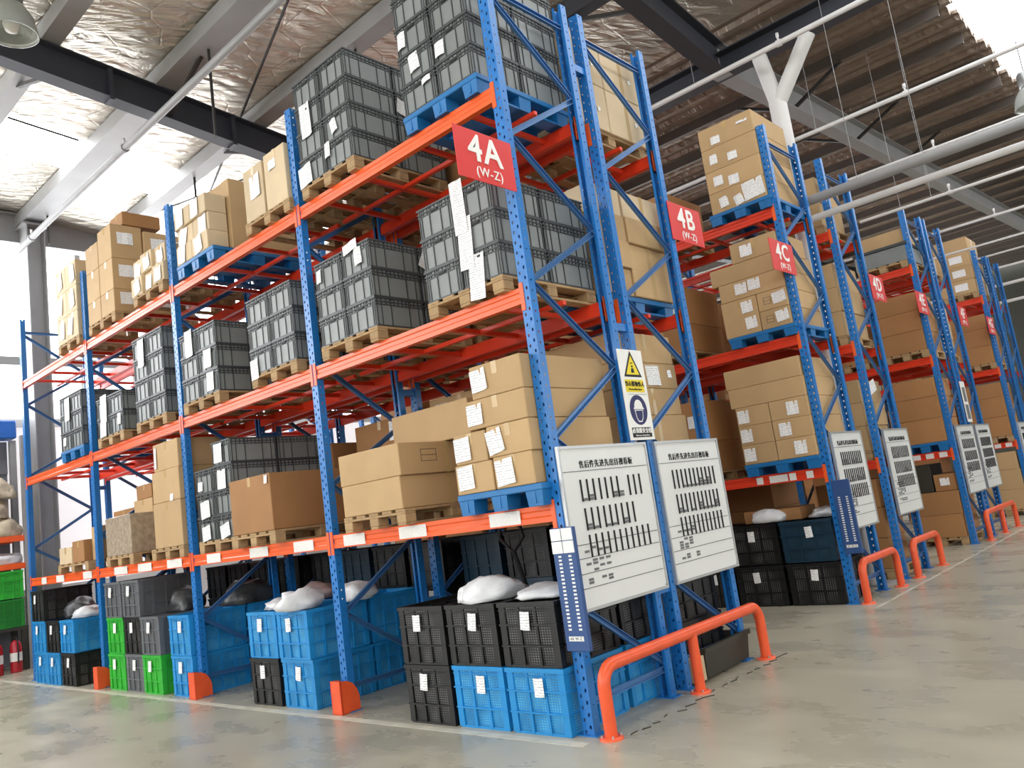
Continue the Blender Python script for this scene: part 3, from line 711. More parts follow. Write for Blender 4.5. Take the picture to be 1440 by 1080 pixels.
def tote_stack(row, lv, bay, side, xc, rows, papers=None, blue=False, yf=-.05, h=None, deep=2):
    y0, y1, _ = ROWS[row]; s = slot(row, lv, bay, side); z = BEAM_TOP[lv]; papers = papers or {}
    pf = 'blue plastic pallet under grey totes' if blue else 'wooden pallet under grey totes'
    (blue_pallet if blue else wood_pallet)(xc, y0+yf, z, pf+', '+s.replace(' pallet', ' side', 1))
    z += .152 if blue else .127
    rr = rows if isinstance(rows, (list, tuple)) else (rows, rows)
    for c in (0, 1):
        for k in range(rr[c]):
            for dd in range(deep):
                if dd and c == 0: continue        # back left totes are never seen
                pos = 'rear right' if dd else 'front '+('left', 'right')[c]
                tote('grey tote, %s %s, %s' % (layer_name(k, rr[c]), pos, s), xc+(c-.5)*(TW+.006), y0+yf+.002+TD/2+dd*(TD+.006), z+k*(TH+.001), papers.get((c, k, dd), ()))
def carton(label, x0, x1, y0, y1, z0, z1, m='carton_tan', papers=(), tape='y', rz=0.0, group='cartons stacked on the rack shelves', name='cardboard_box'):
    if -.05 < x1 < .3: x1 = -.05
    sx, sy, sz = x1-x0-.004, y1-y0-.004, z1-z0-.001
    t = thing(name, label, 'box', ((x0+x1)/2, (y0+y1)/2, z0), rz, group)
    obj('body', boxmesh(sx, sy, sz, m, .006), t)
    if tape:
        b = MB(); e = .0012; w = .026; dr = min(.09, sz*.4)
        if tape == 'y':
            b.box(-w, w, -sy/2-e, sy/2+e, sz-.0005, sz+e)
            for s in (-1, 1): b.box(-w, w, min(s*(sy/2-.0005), s*(sy/2+e)), max(s*(sy/2-.0005), s*(sy/2+e)), sz-dr, sz+e)
        else:
            b.box(-sx/2-e, sx/2+e, -w, w, sz-.0005, sz+e)
            for s in (-1, 1): b.box(min(s*(sx/2-.0005), s*(sx/2+e)), max(s*(sx/2-.0005), s*(sx/2+e)), -w, w, 0, sz+e)
        obj('tape', b, t, m='tape')
    for (face, u, v, w, h, a) in papers:
        if face == 'f': sheet(t, 'f', (u*sx, -sy/2, v*sz), w, h, a)
        else: sheet(t, 'r', (sx/2, u*sy, v*sz), w, h, a)
    return t
CW, CDp, CH = .52, .68, .43
def crate_meshes(cn):
    b = MB(); w, d, h = CW/2-.016, CDp/2-.016, CH; tp = .012
    def ring(z, o): return [(-w+o, -d+o, z), (w-o, -d+o, z), (w-o, d-o, z), (-w+o, d-o, z)]
    v = ring(.004, tp)+ring(h-.02, 0)+ring(h-.02, .012)+ring(.02, tp+.012)
    b.add(v, [(0,3,2,1),(0,1,5,4),(1,2,6,5),(2,3,7,6),(3,0,4,7),(4,5,9,8),(5,6,10,9),(6,7,11,10),(7,4,8,11),(8,9,13,12),(9,10,14,13),(10,11,15,14),(11,8,12,15),(12,13,14,15)])
    r = MB(); W2, D2 = CW/2-.002, CDp/2-.002
    def band(z0, z1, o):
        X, Y = W2-o, D2-o; i = .03
        r.box(-X, X, -Y, -Y+i, z0, z1); r.box(-X, X, Y-i, Y, z0, z1); r.box(-X, -X+i, -Y+i, Y-i, z0, z1); r.box(X-i, X, -Y+i, Y-i, z0, z1)
    band(h-.03, h-.001, 0); band(h-.055, h-.049, .004); band(.275, .286, .0); band(.135, .146, .003); band(0, .018, .014)
    for sx in (-1, 1):
        for sy in (-1, 1):
            X, Y = sx*(W2-.008), sy*(D2-.008); r.box(min(X, X-sx*.055), max(X, X-sx*.055), min(Y, Y-sy*.055), max(Y, Y-sy*.055), .01, h-.03)
    for s in (-1, 1):
        for x in (-.075, .075): r.box(x-.011, x+.011, min(s*(d-.03), s*(D2-.009)), max(s*(d-.03), s*(D2-.009)), .01, h-.03)
        for y in (-.16, 0, .16): r.box(min(s*(w-.03), s*(W2-.009)), max(s*(w-.03), s*(W2-.009)), y-.011, y+.011, .01, h-.03)
    return b.mesh('basket_body', 'mesh_'+cn), r.mesh('rib_frame', 'crate_'+cn)
def crate(label, x0, yf, z, cn, card=True, w=CW, d=CDp, hgt=CH, group='mesh crates on the floor under the racks'):
    t = thing('mesh_crate', label, 'crate', (x0+w/2, yf+d/2, z), 0, group)
    B_, R_ = cached(('cr', cn), lambda: crate_meshes(cn))
    for n_, me in (('basket_body', B_), ('rib_frame', R_)):
        o = obj(n_, me, t); o.scale = (w/CW, d/CDp, hgt/CH)
    if card:
        o = sheet(t, 'f', (RND.uniform(-.06, .05), -d/2, hgt*.72), .085, .12, RND.uniform(-.08, .08), .004)
        o.name = 'paper_card'
    return t
def bag(label, x, y, z, rx, ry, rz, m='poly_bag', seed=0, cat='bag', name='plastic_bag', group='bags bulging out of the crates'):
    bm = bmesh.new(); bmesh.ops.create_icosphere(bm, subdivisions=3, radius=1)
    for v in bm.verts:
        n_ = noise.fractal(v.co*1.6+Vector((seed*3.7, seed*1.3, 0)), 1.0, 2.0, 4)
        v.co *= 1+.35*n_
        v.co = Vector((v.co.x*rx, v.co.y*ry, max(v.co.z, -.35)*rz))
    me = bpy.data.meshes.new(name); bm.to_mesh(me); bm.free(); me.materials.append(MATS[m])
    me.polygons.foreach_set('use_smooth', [True]*len(me.polygons))
    o = obj(name, me, None, (x, y, z+.35*rz)); return tag(o, label, cat, group)

def care_mark(t, face, c, w, h):
    """thin printed frame with a cross bar, as on shipping cartons"""
    b = MB(); e = .004
    for (x0, x1, z0, z1) in ((-w/2, w/2, -h/2, -h/2+e), (-w/2, w/2, h/2-e, h/2), (-w/2, -w/2+e, -h/2, h/2), (w/2-e, w/2, -h/2, h/2), (-w/2, w/2, -e/2, e/2)):
        b.box(x0, x1, -.0012, 0, z0, z1)
    obj('care_mark', b, t, c, (0, 0, math.pi/2 if face == 'r' else 0), m='chip_dark')
# ---- rack 4A, top shelf
P = 'f'
tote_stack('A', 3, 1, 'R', -.54, 5, {(0, 0, 0): [('f', .25, .75, .10, .05, .15)], (0, 1, 0): [('f', -.02, .55, .11, .15, .15)], (0, 2, 0): [('f', -.3, .5, .09, .14, 0)], (1, 1, 0): [('f', -.3, .4, .1, .12, 0)]}, True)
tote_stack('A', 3, 1, 'L', -2.02, 4, {(0, 2, 0): [('f', -.05, .35, .15, .33, .06)], (0, 0, 0): [('f', -.28, .35, .2, .2, .1)], (1, 1, 0): [('f', -.1, .45, .09, .13, .25)], (1, 0, 0): [('f', -.4, .75, .08, .14, 0)], (1, 2, 1): [('r', -.35, .4, .17, .15, -.2)], (1, 1, 1): [('r', -.3, .5, .06, .06, 0)]})
s = slot('A', 3, 2, 'R'); wood_pallet(-3.03, -.05, 4.525, 'wooden pallet under two wrapped tan boxes, top shelf, second bay, rack 4A')
carton('left of two wrapped tan boxes, '+s, -3.42, -3.06, -.04, .55, 4.652, 5.2, 'carton_pale', [('f', .1, .6, .18, .24, .05)])
carton('right of two wrapped tan boxes, '+s, -3.03, -2.66, -.04, .6, 4.652, 5.22, 'carton_pale', [('f', -.1, .75, .12, .1, .1)])
s = slot('A', 3, 2, 'L'); blue_pallet(-4.52, -.05, 4.525, 'blue plastic pallet under cartons, top shelf, second bay, rack 4A')
for k in range(3):
    for c in range(2):
        carton('small carton, %s %s, %s' % (layer_name(k, 3), ('left', 'right')[c], s), -4.92+c*.36, -4.56+c*.36, -.05+.03*(k % 2), .2, 4.677+k*.21, 4.677+(k+1)*.21, 'carton_pale', [('f', RND.uniform(-.15, .15), .5, .17, .2, RND.uniform(-.3, .3))], None)
carton('big plain carton behind small papered ones, top shelf, second bay, rack 4A', -4.9, -4.14, .21, 1.05, 4.677, 5.5, 'carton_tan', (), None)
s = slot('A', 3, 3, 'R'); wood_pallet(-5.7, -.05, 4.525, 'wooden pallet under small papered cartons, top shelf, third bay, rack 4A')
for k in range(2):
    for c in range(3):
        carton('small papered carton, %s %s, %s' % (layer_name(k, 2), ('left', 'middle', 'right')[c], s), -6.14+c*.29, -5.85+c*.29, -.05+.04*((k+c) % 2), .5, 4.652+k*.23, 4.652+(k+1)*.23, 'carton_pale', [('f', RND.uniform(-.1, .1), .45, .16, .17, RND.uniform(-.35, .35))], 'y', RND.uniform(-.02, .02))
s = slot('A', 3, 3, 'L'); wood_pallet(-7.08, -.05, 4.525, 'wooden pallet under tall carton pile, top shelf, third bay, rack 4A', .86)
zz = [4.652, 4.95, 5.36, 5.82]
for k in range(3):
    for c in range(2):
        carton('tall tan carton, %s front %s, %s' % (layer_name(k, 3), ('left', 'right')[c], s), -7.5+c*.43, -7.08+c*.43, -.05, .35, zz[k], zz[k+1]-(.1 if c == 0 and k == 2 else 0), 'carton_tan', [('r', -.05, .6, .2, .16, 0)] if c else ())
    carton('tan carton with white labels, %s rear, %s' % (layer_name(k, 3), s), -7.05, -6.62, .36, 1.0, zz[k], zz[k+1]-.05, 'carton_tan', [('r', -.2, .6, .2, .16, 0), ('r', .2, .6, .2, .16, 0)])
carton('small brown carton atop tall pile, '+s, -7.0, -6.62, .1, .6, 5.822, 6.0, 'carton_brown')
s = slot('A', 3, 4, 'R'); wood_pallet(-8.25, -.05, 4.525, 'wooden pallet under papered cartons, top shelf, fourth bay, rack 4A')
for k in range(3):
    for c in range(2):
        carton('pale carton with loose papers, %s %s, %s' % (layer_name(k, 3), ('left', 'right')[c], s), -8.63+c*.38, -8.25+c*.38, -.05, .6, 4.652+k*.36, 4.652+(k+1)*.36, 'carton_pale', [('f', RND.uniform(-.2, .2), .5, .18, .24, RND.uniform(-.2, .2))])
# ---- rack 4A, middle shelf
tote_stack('A', 2, 1, 'R', -.54, 3, {(1, 2, 0): [('f', -.35, .45, .13, .42, .03)], (1, 1, 0): [('f', -.28, .3, .14, .4, -.04)], (1, 0, 0): [('f', -.1, .2, .15, .34, -.08)]})
tote_stack('A', 2, 1, 'L', -1.97, 3, {(0, 2, 0): [('f', -.3, .5, .07, .12, 0)], (1, 2, 0): [('f', .1, .55, .10, .15, .1), ('f', -.12, .98, .2, .09, .12)], (1, 2, 1): [('r', -.3, .4, .22, .16, -.5)]})
tote_stack('A', 2, 2, 'R', -3.17, 3, {(0, 0, 0): [('f', -.3, .2, .13, .2, .08)]})
tote_stack('A', 2, 2, 'L', -4.62, 3, {(0, 2, 0): [('f', .1, .5, .16, .3, .05)], (1, 1, 0): [('f', .05, .5, .16, .2, 0)], (1, 0, 0): [('f', .1, .5, .14, .2, 0)]})
tote_stack('A', 2, 3, 'R', -5.84, 4, {(0, 3, 0): [('f', .15, .2, .16, .34, 0)]})
tote_stack('A', 2, 3, 'L', -7.02, 2, {(0, 1, 0): [('f', .1, .4, .2, .36, 0)], (0, 0, 0): [('f', 0, .4, .2, .2, 0)], (1, 0, 0): [('f', .2, .6, .1, .14, 0)]})
tote_stack('A', 2, 4, 'R', -8.33, 3, {(0, 2, 0): [('f', .3, .2, .18, .32, 0)], (0, 0, 0): [('f', -.1, .5, .1, .12, 0)]}, True)
# ---- rack 4A, lowest shelf
s = slot('A', 1, 1, 'R'); blue_pallet(-.42, -.1, 1.485, 'blue plastic pallet under papered cartons, lowest shelf, first bay, rack 4A', .82, 1.05, .15)
carton('tan carton, bottom layer left, with paper, '+s, -.82, -.44, -.1, .4, 1.637, 1.85, 'carton_tan', [('f', -.2, .55, .16, .17, .06)])
carton('tan carton, bottom layer right, with paper, '+s, -.43, -.06, -.1, .85, 1.637, 1.86, 'carton_tan', [('f', -.2, .5, .17, .18, .1)])
carton('tan carton, second layer left, with paper, '+s, -.80, -.47, -.1, .4, 1.851, 2.07, 'carton_tan', [('f', -.22, .5, .16, .17, .05)])
carton('tan carton, second layer right, with paper, '+s, -.46, -.04, -.1, .85, 1.861, 2.08, 'carton_tan', [('f', -.3, .5, .15, .17, .2)])
carton('wide tan carton, third layer, with paper, '+s, -.62, -.03, -.1, .82, 2.082, 2.29, 'carton_tan', [('f', -.36, .5, .15, .15, .03)])
carton('tan carton, top layer, with slanted paper, '+s, -.55, -.02, -.1, .86, 2.291, 2.53, 'carton_tan', [('f', -.32, .55, .15, .16, .1)])
s = slot('A', 1, 1, 'L'); wood_pallet(-1.83, -.1, 1.485, 'wooden pallet under two long cartons, lowest shelf, first bay, rack 4A')
care_mark(carton('lower of two long tan cartons, '+s, -2.22, -1.45, -.1, .95, 1.612, 1.87, 'carton_tan', (), 'x'), 'r', (.383, .33, .13), .17, .1)
care_mark(carton('upper of two long tan cartons, '+s, -2.23, -1.43, -.1, .93, 1.871, 2.13, 'carton_tan', (), 'x'), 'r', (.398, -.2, .15), .17, .1)
carton('plain carton crosswise on long cartons, '+s, -2.1, -1.12, .42, .9, 2.132, 2.44, 'carton_tan', (), None, .0)
s = slot('A', 1, 2, 'R'); wood_pallet(-3.71, -.1, 1.485, 'wooden pallet under big brown carton, lowest shelf, second bay, rack 4A')
carton('big brown carton with taped side, '+s, -4.09, -3.33, -.1, .98, 1.612, 2.15, 'carton_brown', [('f', .42, .9, .06, .08, 0)], 'y')
s = slot('A', 1, 2, 'L')
tote_stack('A', 1, 2, 'L', -4.60, (3, 4), {(0, 2, 0): [('f', -.2, .3, .1, .1, 0)], (1, 3, 0): [('f', -.1, .5, .17, .2, 0)], (1, 2, 0): [('f', 0, .4, .17, .2, 0)], (0, 0, 0): [('f', 0, .32, .18, .15, .12)], (1, 0, 0): [('f', -.05, .3, .2, .14, .2)], (0, 1, 0): [('f', 0, .3, .2, .18, .1)]}, False, 0.0)
s = slot('A', 1, 3, 'R'); wood_pallet(-5.66, -.05, 1.485, 'wooden pallet under three stacked tan cartons, lowest shelf, third bay, rack 4A')
carton('bottom of three stacked tan cartons, '+s, -5.95, -5.26, -.05, .7, 1.612, 2.12, 'carton_tan')
carton('middle of three stacked tan cartons, '+s, -5.93, -5.255, -.05, .7, 2.121, 2.48, 'carton_tan', [('f', .2, .1, .08, .08, 0)])
carton('top of three stacked tan cartons, '+s, -5.88, -5.26, -.04, .7, 2.481, 2.8, 'carton_tan', [('f', -.4, .5, .06, .24, 0)])
s = slot('A', 1, 3, 'L'); wood_pallet(-6.97, -.05, 1.485, 'wooden pallet under film-wrapped cube, lowest shelf, third bay, rack 4A')
carton('film-wrapped cubic bale with glossy folds, '+s, -7.35, -6.6, -.05, .75, 1.612, 2.09, 'wrap', (), None, name='wrapped_bale')
carton('lower small carton standing behind wrapped bale, '+s, -7.3, -6.75, .3, .75, 2.092, 2.28, 'carton_tan')
carton('upper small carton standing behind wrapped bale, '+s, -7.2, -6.75, .3, .75, 2.281, 2.46, 'carton_brown')
s = slot('A', 1, 4, 'R'); wood_pallet(-8.52, -.05, 1.485, 'wooden pallet under loose cartons, lowest shelf, fourth bay, rack 4A', 1.1)
carton('low pale carton at left, '+s, -9.15, -8.68, .0, .5, 1.612, 1.84, 'carton_pale')
carton('low brown carton in middle, '+s, -8.65, -8.24, .0, .5, 1.612, 1.9, 'carton_brown')
carton('tan carton at right end, '+s, -8.22, -7.88, .1, .53, 1.612, 2.05, 'carton_tan')
carton('dark brown carton stacked at rear, '+s, -8.6, -7.9, .55, .95, 1.612, 2.25, 'carton_brown')

# ---- crates on the floor under rack 4A
U = 'under %s, rack 4A'
TN = ['bottom', 'second', 'top']
def crates_A(bay, cols, yf, nm):
    """cols: list of (x0, [colours from the floor up])"""
    for c, (x0, cl, *rest) in enumerate(cols):
        w = rest[0] if rest else CW
        for k, cn in enumerate(cl):
            if cn is None: continue
            tier = TN[k] if len(cl) == 3 else ('bottom', 'upper')[k] if len(cl) > 1 else 'single'
            crate('%s mesh crate, %s tier, %s column, %s' % (cn, tier, nm[c], U % BAYN[bay]), x0, yf+RND.uniform(-.012, .012)+(.0), k*(CH+.002), cn, True, w)
crates_A(1, [(-1.67, ('black', 'black')), (-1.14, ('blue', 'black')), (-.60, ('blue', 'black'), .53)], -.09, ('left', 'middle', 'right'))
crates_A(2, [(-4.06, ('black', 'blue')), (-3.50, ('blue', 'blue'))], -.06, ('left', 'right'))
crates_A(3, [(-7.5, ('green', 'green', 'grey'), .5), (-6.99, ('grey', 'black', 'grey'), .5), (-6.48, ('green', 'grey'), .5), (-5.76, ('blue', 'blue'), .5)], -.06, ('leftmost', 'second', 'third', 'rightmost'))
crates_A(4, [(-10.08, ('blue', 'blue', 'black')), (-9.54, ('blue', 'black')), (-9.0, ('black', 'blue'))], -.1, ('left', 'middle', 'right'))
for (x, cl, nm, bay) in ((-3.5, ('blue', 'blue'), 'rear right', 2), (-4.06, ('blue', 'blue'), 'rear left', 2), (-5.76, ('blue', 'blue'), 'rear', 3), (-.6, ('blue', 'black'), 'rear right', 1), (-6.6, ('green',), 'rear', 3), (-9.0, ('black', 'blue'), 'rear', 4)):
    for k, cn in enumerate(cl):
        crate('%s mesh crate, %s tier, %s, %s' % (cn, ('bottom', 'upper')[k], nm, U % BAYN[bay]), x, .64, k*(CH+.002), cn, False, .52, .62)
for i, (x, y, z, rx, ry, rz, m, lab) in enumerate((
    (-.84, .15, .865, .22, .24, .12, 'poly_bag', 'white plastic bag heaped on the middle black crate, first bay'),
    (-.98, .1, .865, .1, .16, .10, 'poly_bag', 'small rounded white bag on the middle black crate, first bay'),
    (-.33, .2, .865, .22, .24, .06, 'poly_bag', 'flat white bag on the right black crate, first bay'),
    (-3.22, .05, .865, .16, .22, .14, 'poly_bag', 'white bag bulging from the right blue crate, second bay'),
    (-3.0, .5, .865, .2, .2, .12, 'poly_bag', 'second white bag behind the bulging one, second bay'),
    (-3.75, .2, .865, .18, .2, .07, 'poly_bag', 'thin bag on the left blue crate, second bay'),
    (-4.0, .75, .865, .2, .2, .12, 'bag_pink', 'brownish bag further back over the left crates, second bay'),
    (-5.4, .75, .865, .22, .3, .2, 'bag_dark', 'large dark bag over the blue crates, third bay'),
    (-8.75, .2, .865, .2, .2, .1, 'poly_bag', 'white bag on the right blue crate, fourth bay'),
    (-9.3, .3, .865, .24, .22, .18, 'bag_dark', 'dark bag on the middle crates, fourth bay'),
    (-6.2, .4, .865, .2, .2, .2, 'bag_dark', 'dark bag on the grey crates, third bay'))):
    bag(lab, x, y, z, rx, ry, rz, m, i+1)
o = obj('pallet_truck_handle', MB().tube([(-.13, 0, .12), (-.11, 0, .2), (0, 0, .24), (.11, 0, .2), (.13, 0, .12), (.02, 0, .02), (0, 0, 0), (-.02, 0, .02), (-.13, 0, .12)], .014, 8).tube([(0, 0, .02), (0, .12, -.35), (0, .2, -1.15)], .02, 8), None, (-1.02, .62, 1.15), m='ink_black')
tag(o, 'black looped pallet truck handle rising behind the black crates', 'handle')

# ---- rack 4B (seen from its end and through 4A)
s = slot('B', 3, 1, 'R'); wood_pallet(-.55, 1.15, 4.525, 'wooden pallet under bright cartons, top shelf, first bay, rack 4B')
for k, (z0, z1) in enumerate(((4.652, 5.08), (5.082, 5.52))):
    for c, (y0, y1) in enumerate(((1.17, 1.66), (1.67, 2.28))):
        carton('pale carton, %s %s, %s' % (layer_name(k, 2), ('near', 'far')[c], s), -.95, -.12, y0, y1, z0, z1, 'carton_pale', [('r', .2, .45, .04, .04, 0)], 'x')
s = slot('B', 2, 1, 'R'); blue_pallet(-.55, 1.15, 3.0, 'dark blue pallet under soft parcels, middle shelf, first bay, rack 4B', .84, 1.1, .13)
for k in range(4):
    for c, (y0, y1) in enumerate(((1.17, 1.60), (1.61, 2.24))):
        carton('soft tan parcel, %s %s, %s' % (layer_name(k, 4), ('near', 'far')[c], s), -.95+.02*((k+c) % 2), -.12+.015*((k*2+c) % 3), y0, y1, 3.132+k*.24, 3.132+(k+1)*.24, 'carton_tan' if k < 3 else 'carton_pale', (), 'x', RND.uniform(-.015, .015))
s = slot('B', 1, 1, 'R'); wood_pallet(-.55, 1.15, 1.485, 'wooden pallet under cartons, lowest shelf, first bay, rack 4B')
for k, (z0, z1, y0, y1, pp) in enumerate(((1.612, 1.86, 1.2, 2.15, ()), (1.861, 2.1, 1.2, 2.1, ()), (2.101, 2.33, 1.2, 2.05, ()), (2.331, 2.55, 1.2, 2.06, [('r', .05, .5, .2, .17, 0), ('r', .35, .6, .06, .07, 0)]), (2.551, 2.8, 1.2, 2.04, ()))):
    carton('tan carton, %s, %s' % (layer_name(k, 5), s), -.95, -.12, y0, y1, z0, z1, 'carton_tan', pp, 'x' if not pp else None)
s = slot('B', 1, 1, 'L'); wood_pallet(-1.95, 1.15, 1.485, 'wooden pallet under cartons, left side, lowest shelf, first bay, rack 4B')
for k in range(4):
    carton('brown filler carton, %s, %s' % (layer_name(k, 4), s), -2.4, -1.55, 1.18, 2.1, 1.612+k*.26, 1.612+(k+1)*.26, 'carton_tan' if k > 1 else 'carton_brown', [('f', -.3, .5, .16, .16, 0)] if k == 3 else ())
s = slot('B', 1, 2, 'R'); wood_pallet(-3.2, 1.15, 1.485, 'wooden pallet under cartons, right side, lowest shelf, second bay, rack 4B')
for k in range(3):
    carton('brown filler carton, %s, %s' % (layer_name(k, 3), s), -3.65, -2.8, 1.18, 2.1, 1.612+k*.33, 1.612+(k+1)*.33, 'carton_brown', [('f', .3, .6, .16, .2, 0)] if k == 2 else ())
for lv, bay, sd, x0, x1, hs in ((1, 2, 'L', -4.95, -4.1, (.45, .45)), (1, 3, 'R', -6.25, -5.45, (.4, .35)), (2, 1, 'L', -2.4, -1.5, (.4, .4)), (2, 2, 'R', -3.65, -2.8, (.45, .4)), (2, 2, 'L', -4.95, -4.1, (.4, .35)), (3, 1, 'L', -2.4, -1.5, (.4,)), (3, 2, 'R', -3.65, -2.8, (.4,))):  # filler loads added to stop light coming through from behind
    s = slot('B', lv, bay, sd); wood_pallet((x0+x1)/2, 1.15, BEAM_TOP[lv], 'wooden pallet under filler cartons, %s side, %s, %s, rack 4B' % (SIDE[sd], SHELF[lv], BAYN[bay])); zb = BEAM_TOP[lv]+.127
    for k, h_ in enumerate(hs):
        carton('brown filler carton, %s, %s' % (layer_name(k, len(hs)) if len(hs) > 1 else 'single', s), x0, x1, 1.18, 2.12, zb, zb+h_, 'carton_brown'); zb += h_+.001
for i, cl in enumerate((('black', 'black'), ('black', 'teal', 'black'), ('teal', 'teal', 'black'), ('black', 'black', 'teal'), ('teal', 'black', 'black'), ('blue', 'teal', 'black'), ('blue', 'teal', 'teal'), ('black', 'black', 'black'), ('teal', 'blue', 'black'), ('black', 'black', 'black'), ('teal', 'black', 'black'), ('black', 'black', 'black'))):  # farther columns and third tiers added to block light from behind
    x = -.62-(i // 4)*BW-(i % 4)*.6
    for k, cn in enumerate(cl):
        crate('%s mesh crate, %s tier, %s from the end, under rack 4B' % (cn, TN[k], ['first', 'second', 'third', 'fourth', 'fifth', 'sixth', 'seventh', 'eighth', 'ninth', 'tenth', 'eleventh', 'twelfth'][i]), x, 1.36, k*(CH+.002), cn, k == 1, .54, .7)
o = thing('low_bin', 'low dark olive bin lying at the foot of rack 4B', 'bin', (-.02, 1.42, 0), .02)
b = MB(); b.add([(-.3,0,.02),(.09,0,.02),(.09,.72,.02),(-.3,.72,.02),(-.32,-.02,.24),(.11,-.02,.24),(.11,.74,.24),(-.32,.74,.24)], [(0,3,2,1),(0,1,5,4),(1,2,6,5),(2,3,7,6),(3,0,4,7)])
b.add([(-.32,-.02,.24),(.11,-.02,.24),(.11,.74,.24),(-.32,.74,.24),(-.29,.01,.24),(.08,.01,.24),(.08,.71,.24),(-.29,.71,.24),(-.28,.03,.06),(.07,.03,.06),(.07,.69,.06),(-.28,.69,.06)], [(0,1,5,4),(1,2,6,5),(2,3,7,6),(3,0,4,7),(4,5,9,8),(5,6,10,9),(6,7,11,10),(7,4,8,11),(8,9,10,11)])
obj('shell', b, o, m='bin_dark'); obj('lip', MB().box(.105, .125, -.03, .75, .21, .245), o, m='bin_dark')
obj('folded_flap', MB().box(-.1, .1, -.16, -.03, .02, .2), o, m='carton_pale')

# ---- rack 4C
s = slot('C', 3, 1, 'R'); blue_pallet(-.4, 4.66, 4.525, 'blue plastic pallet under four long cartons, top shelf, first bay, rack 4C', .8, 1.0, .14)
zz = [4.667, 4.93, 5.2, 5.49, 5.76]
for k in range(4):
    pp = [[('f', -.25, .45, .11, .13, .12), ('f', .02, .3, .11, .13, .25), ('f', .3, .55, .26, .22, .1)], [('f', -.28, .5, .12, .12, 0), ('f', 0, .3, .13, .12, 0)], [('f', -.3, .5, .1, .12, 0), ('f', .05, .35, .12, .1, 0)], [('f', -.2, .3, .12, .1, 0), ('f', .32, .62, .14, .03, 0)]][k]
    carton('long tan carton with labels, %s, %s' % (layer_name(k, 4), s), -.76, -.03, 4.68, 5.62, zz[k], zz[k+1], 'carton_tan', pp, 'y' if k == 3 else None)
s = slot('C', 2, 1, 'R'); blue_pallet(-.42, 4.66, 3.0, 'blue plastic pallet under labelled cartons, middle shelf, first bay, rack 4C', .84, 1.0, .13)
carton('bottom left carton with two papers, '+s, -.87, -.415, 4.68, 5.6, 3.132, 3.57, 'carton_tan', [('f', .27, .3, .14, .14, .05), ('f', .22, .75, .14, .14, .05)])
care_mark(carton('bottom right lower carton, '+s, -.41, -.03, 4.68, 5.6, 3.132, 3.35, 'carton_tan', [('f', .25, .55, .15, .13, .1)], None), 'f', (-.06, -.458, .11), .09, .08)
care_mark(carton('bottom right upper carton, '+s, -.41, -.03, 4.68, 5.6, 3.351, 3.57, 'carton_tan', [('f', .25, .55, .16, .13, .1)], None), 'f', (-.06, -.458, .11), .09, .08)
carton('wide carton with two papers side by side, '+s, -.86, -.03, 4.68, 5.6, 3.572, 3.79, 'carton_tan', [('f', -.15, .55, .15, .13, 0), ('f', .06, .6, .15, .13, 0)], None)
carton('plain wide carton, fourth layer, '+s, -.94, -.03, 4.68, 5.6, 3.791, 4.0, 'carton_tan', (), None)
carton('top carton with one paper, '+s, -.63, -.05, 4.68, 5.5, 4.001, 4.24, 'carton_tan', [('f', -.15, .5, .15, .14, 0)])
s = slot('C', 1, 1, 'R'); blue_pallet(-.48, 4.66, 1.485, 'blue plastic pallet under labelled cartons, lowest shelf, first bay, rack 4C', .9, 1.0, .14)
for c, (x0, x1) in enumerate(((-.93, -.515), (-.51, -.04))):
    for k in range(3):
        carton('labelled carton, %s %s, %s' % (layer_name(k, 5), ('left', 'right')[c], s), x0, x1, 4.68, 5.6, 1.627+k*.225, 1.627+(k+1)*.225, 'carton_tan', [('f', (-.28, [.12, -.18, .1][k])[c], .5, .14, .15, 0)], None)
carton('lower long plain carton, '+s, -.98, -.03, 4.68, 5.6, 2.303, 2.53, 'carton_tan', (), None)
carton('upper long plain carton, '+s, -1.0, -.06, 4.68, 5.6, 2.531, 2.76, 'carton_tan', (), None)
for lv, z1, lab in ((1, 2.5, 'lowest'), (2, 3.95, 'middle'), (3, 5.2, 'top')):
    s = slot('C', lv, 1, 'L'); wood_pallet(-1.75, 4.68, BEAM_TOP[lv], 'wooden pallet, left side, %s, first bay, rack 4C' % SHELF[lv])
    carton('brown carton, bottom layer, '+s, -2.15, -1.35, 4.7, 5.6, BEAM_TOP[lv]+.127, (BEAM_TOP[lv]+z1)/2, 'carton_brown')
    carton('brown carton, top layer, '+s, -2.15, -1.35, 4.7, 5.6, (BEAM_TOP[lv]+z1)/2+.001, z1, 'carton_brown', [('f', .3, .5, .15, .15, 0)])
for i, (x, cl) in enumerate(((-.68, ('black', 'teal')), (-1.32, ('black', 'black')), (-1.96, ('black', 'black')))):
    for k, cn in enumerate(cl):
        crate('%s mesh crate, %s tier, %s from the end, under rack 4C' % (cn, ('bottom', 'upper')[k], ['first', 'second', 'third'][i]), x, 4.70, k*.47, cn, True, .62, .72, .46)
carton('flat brown carton lying over the crates under rack 4C', -1.15, -.45, 4.85, 5.3, .94, 1.08, 'carton_brown', (), None)
bag('grey-white film bag drooping over the crates under rack 4C', -.82, 4.84, .94, .2, .12, .12, 'poly_bag', 31)
bag('small white bag on the teal crate under rack 4C', -.2, 5.0, .94, .2, .2, .08, 'poly_bag', 32)

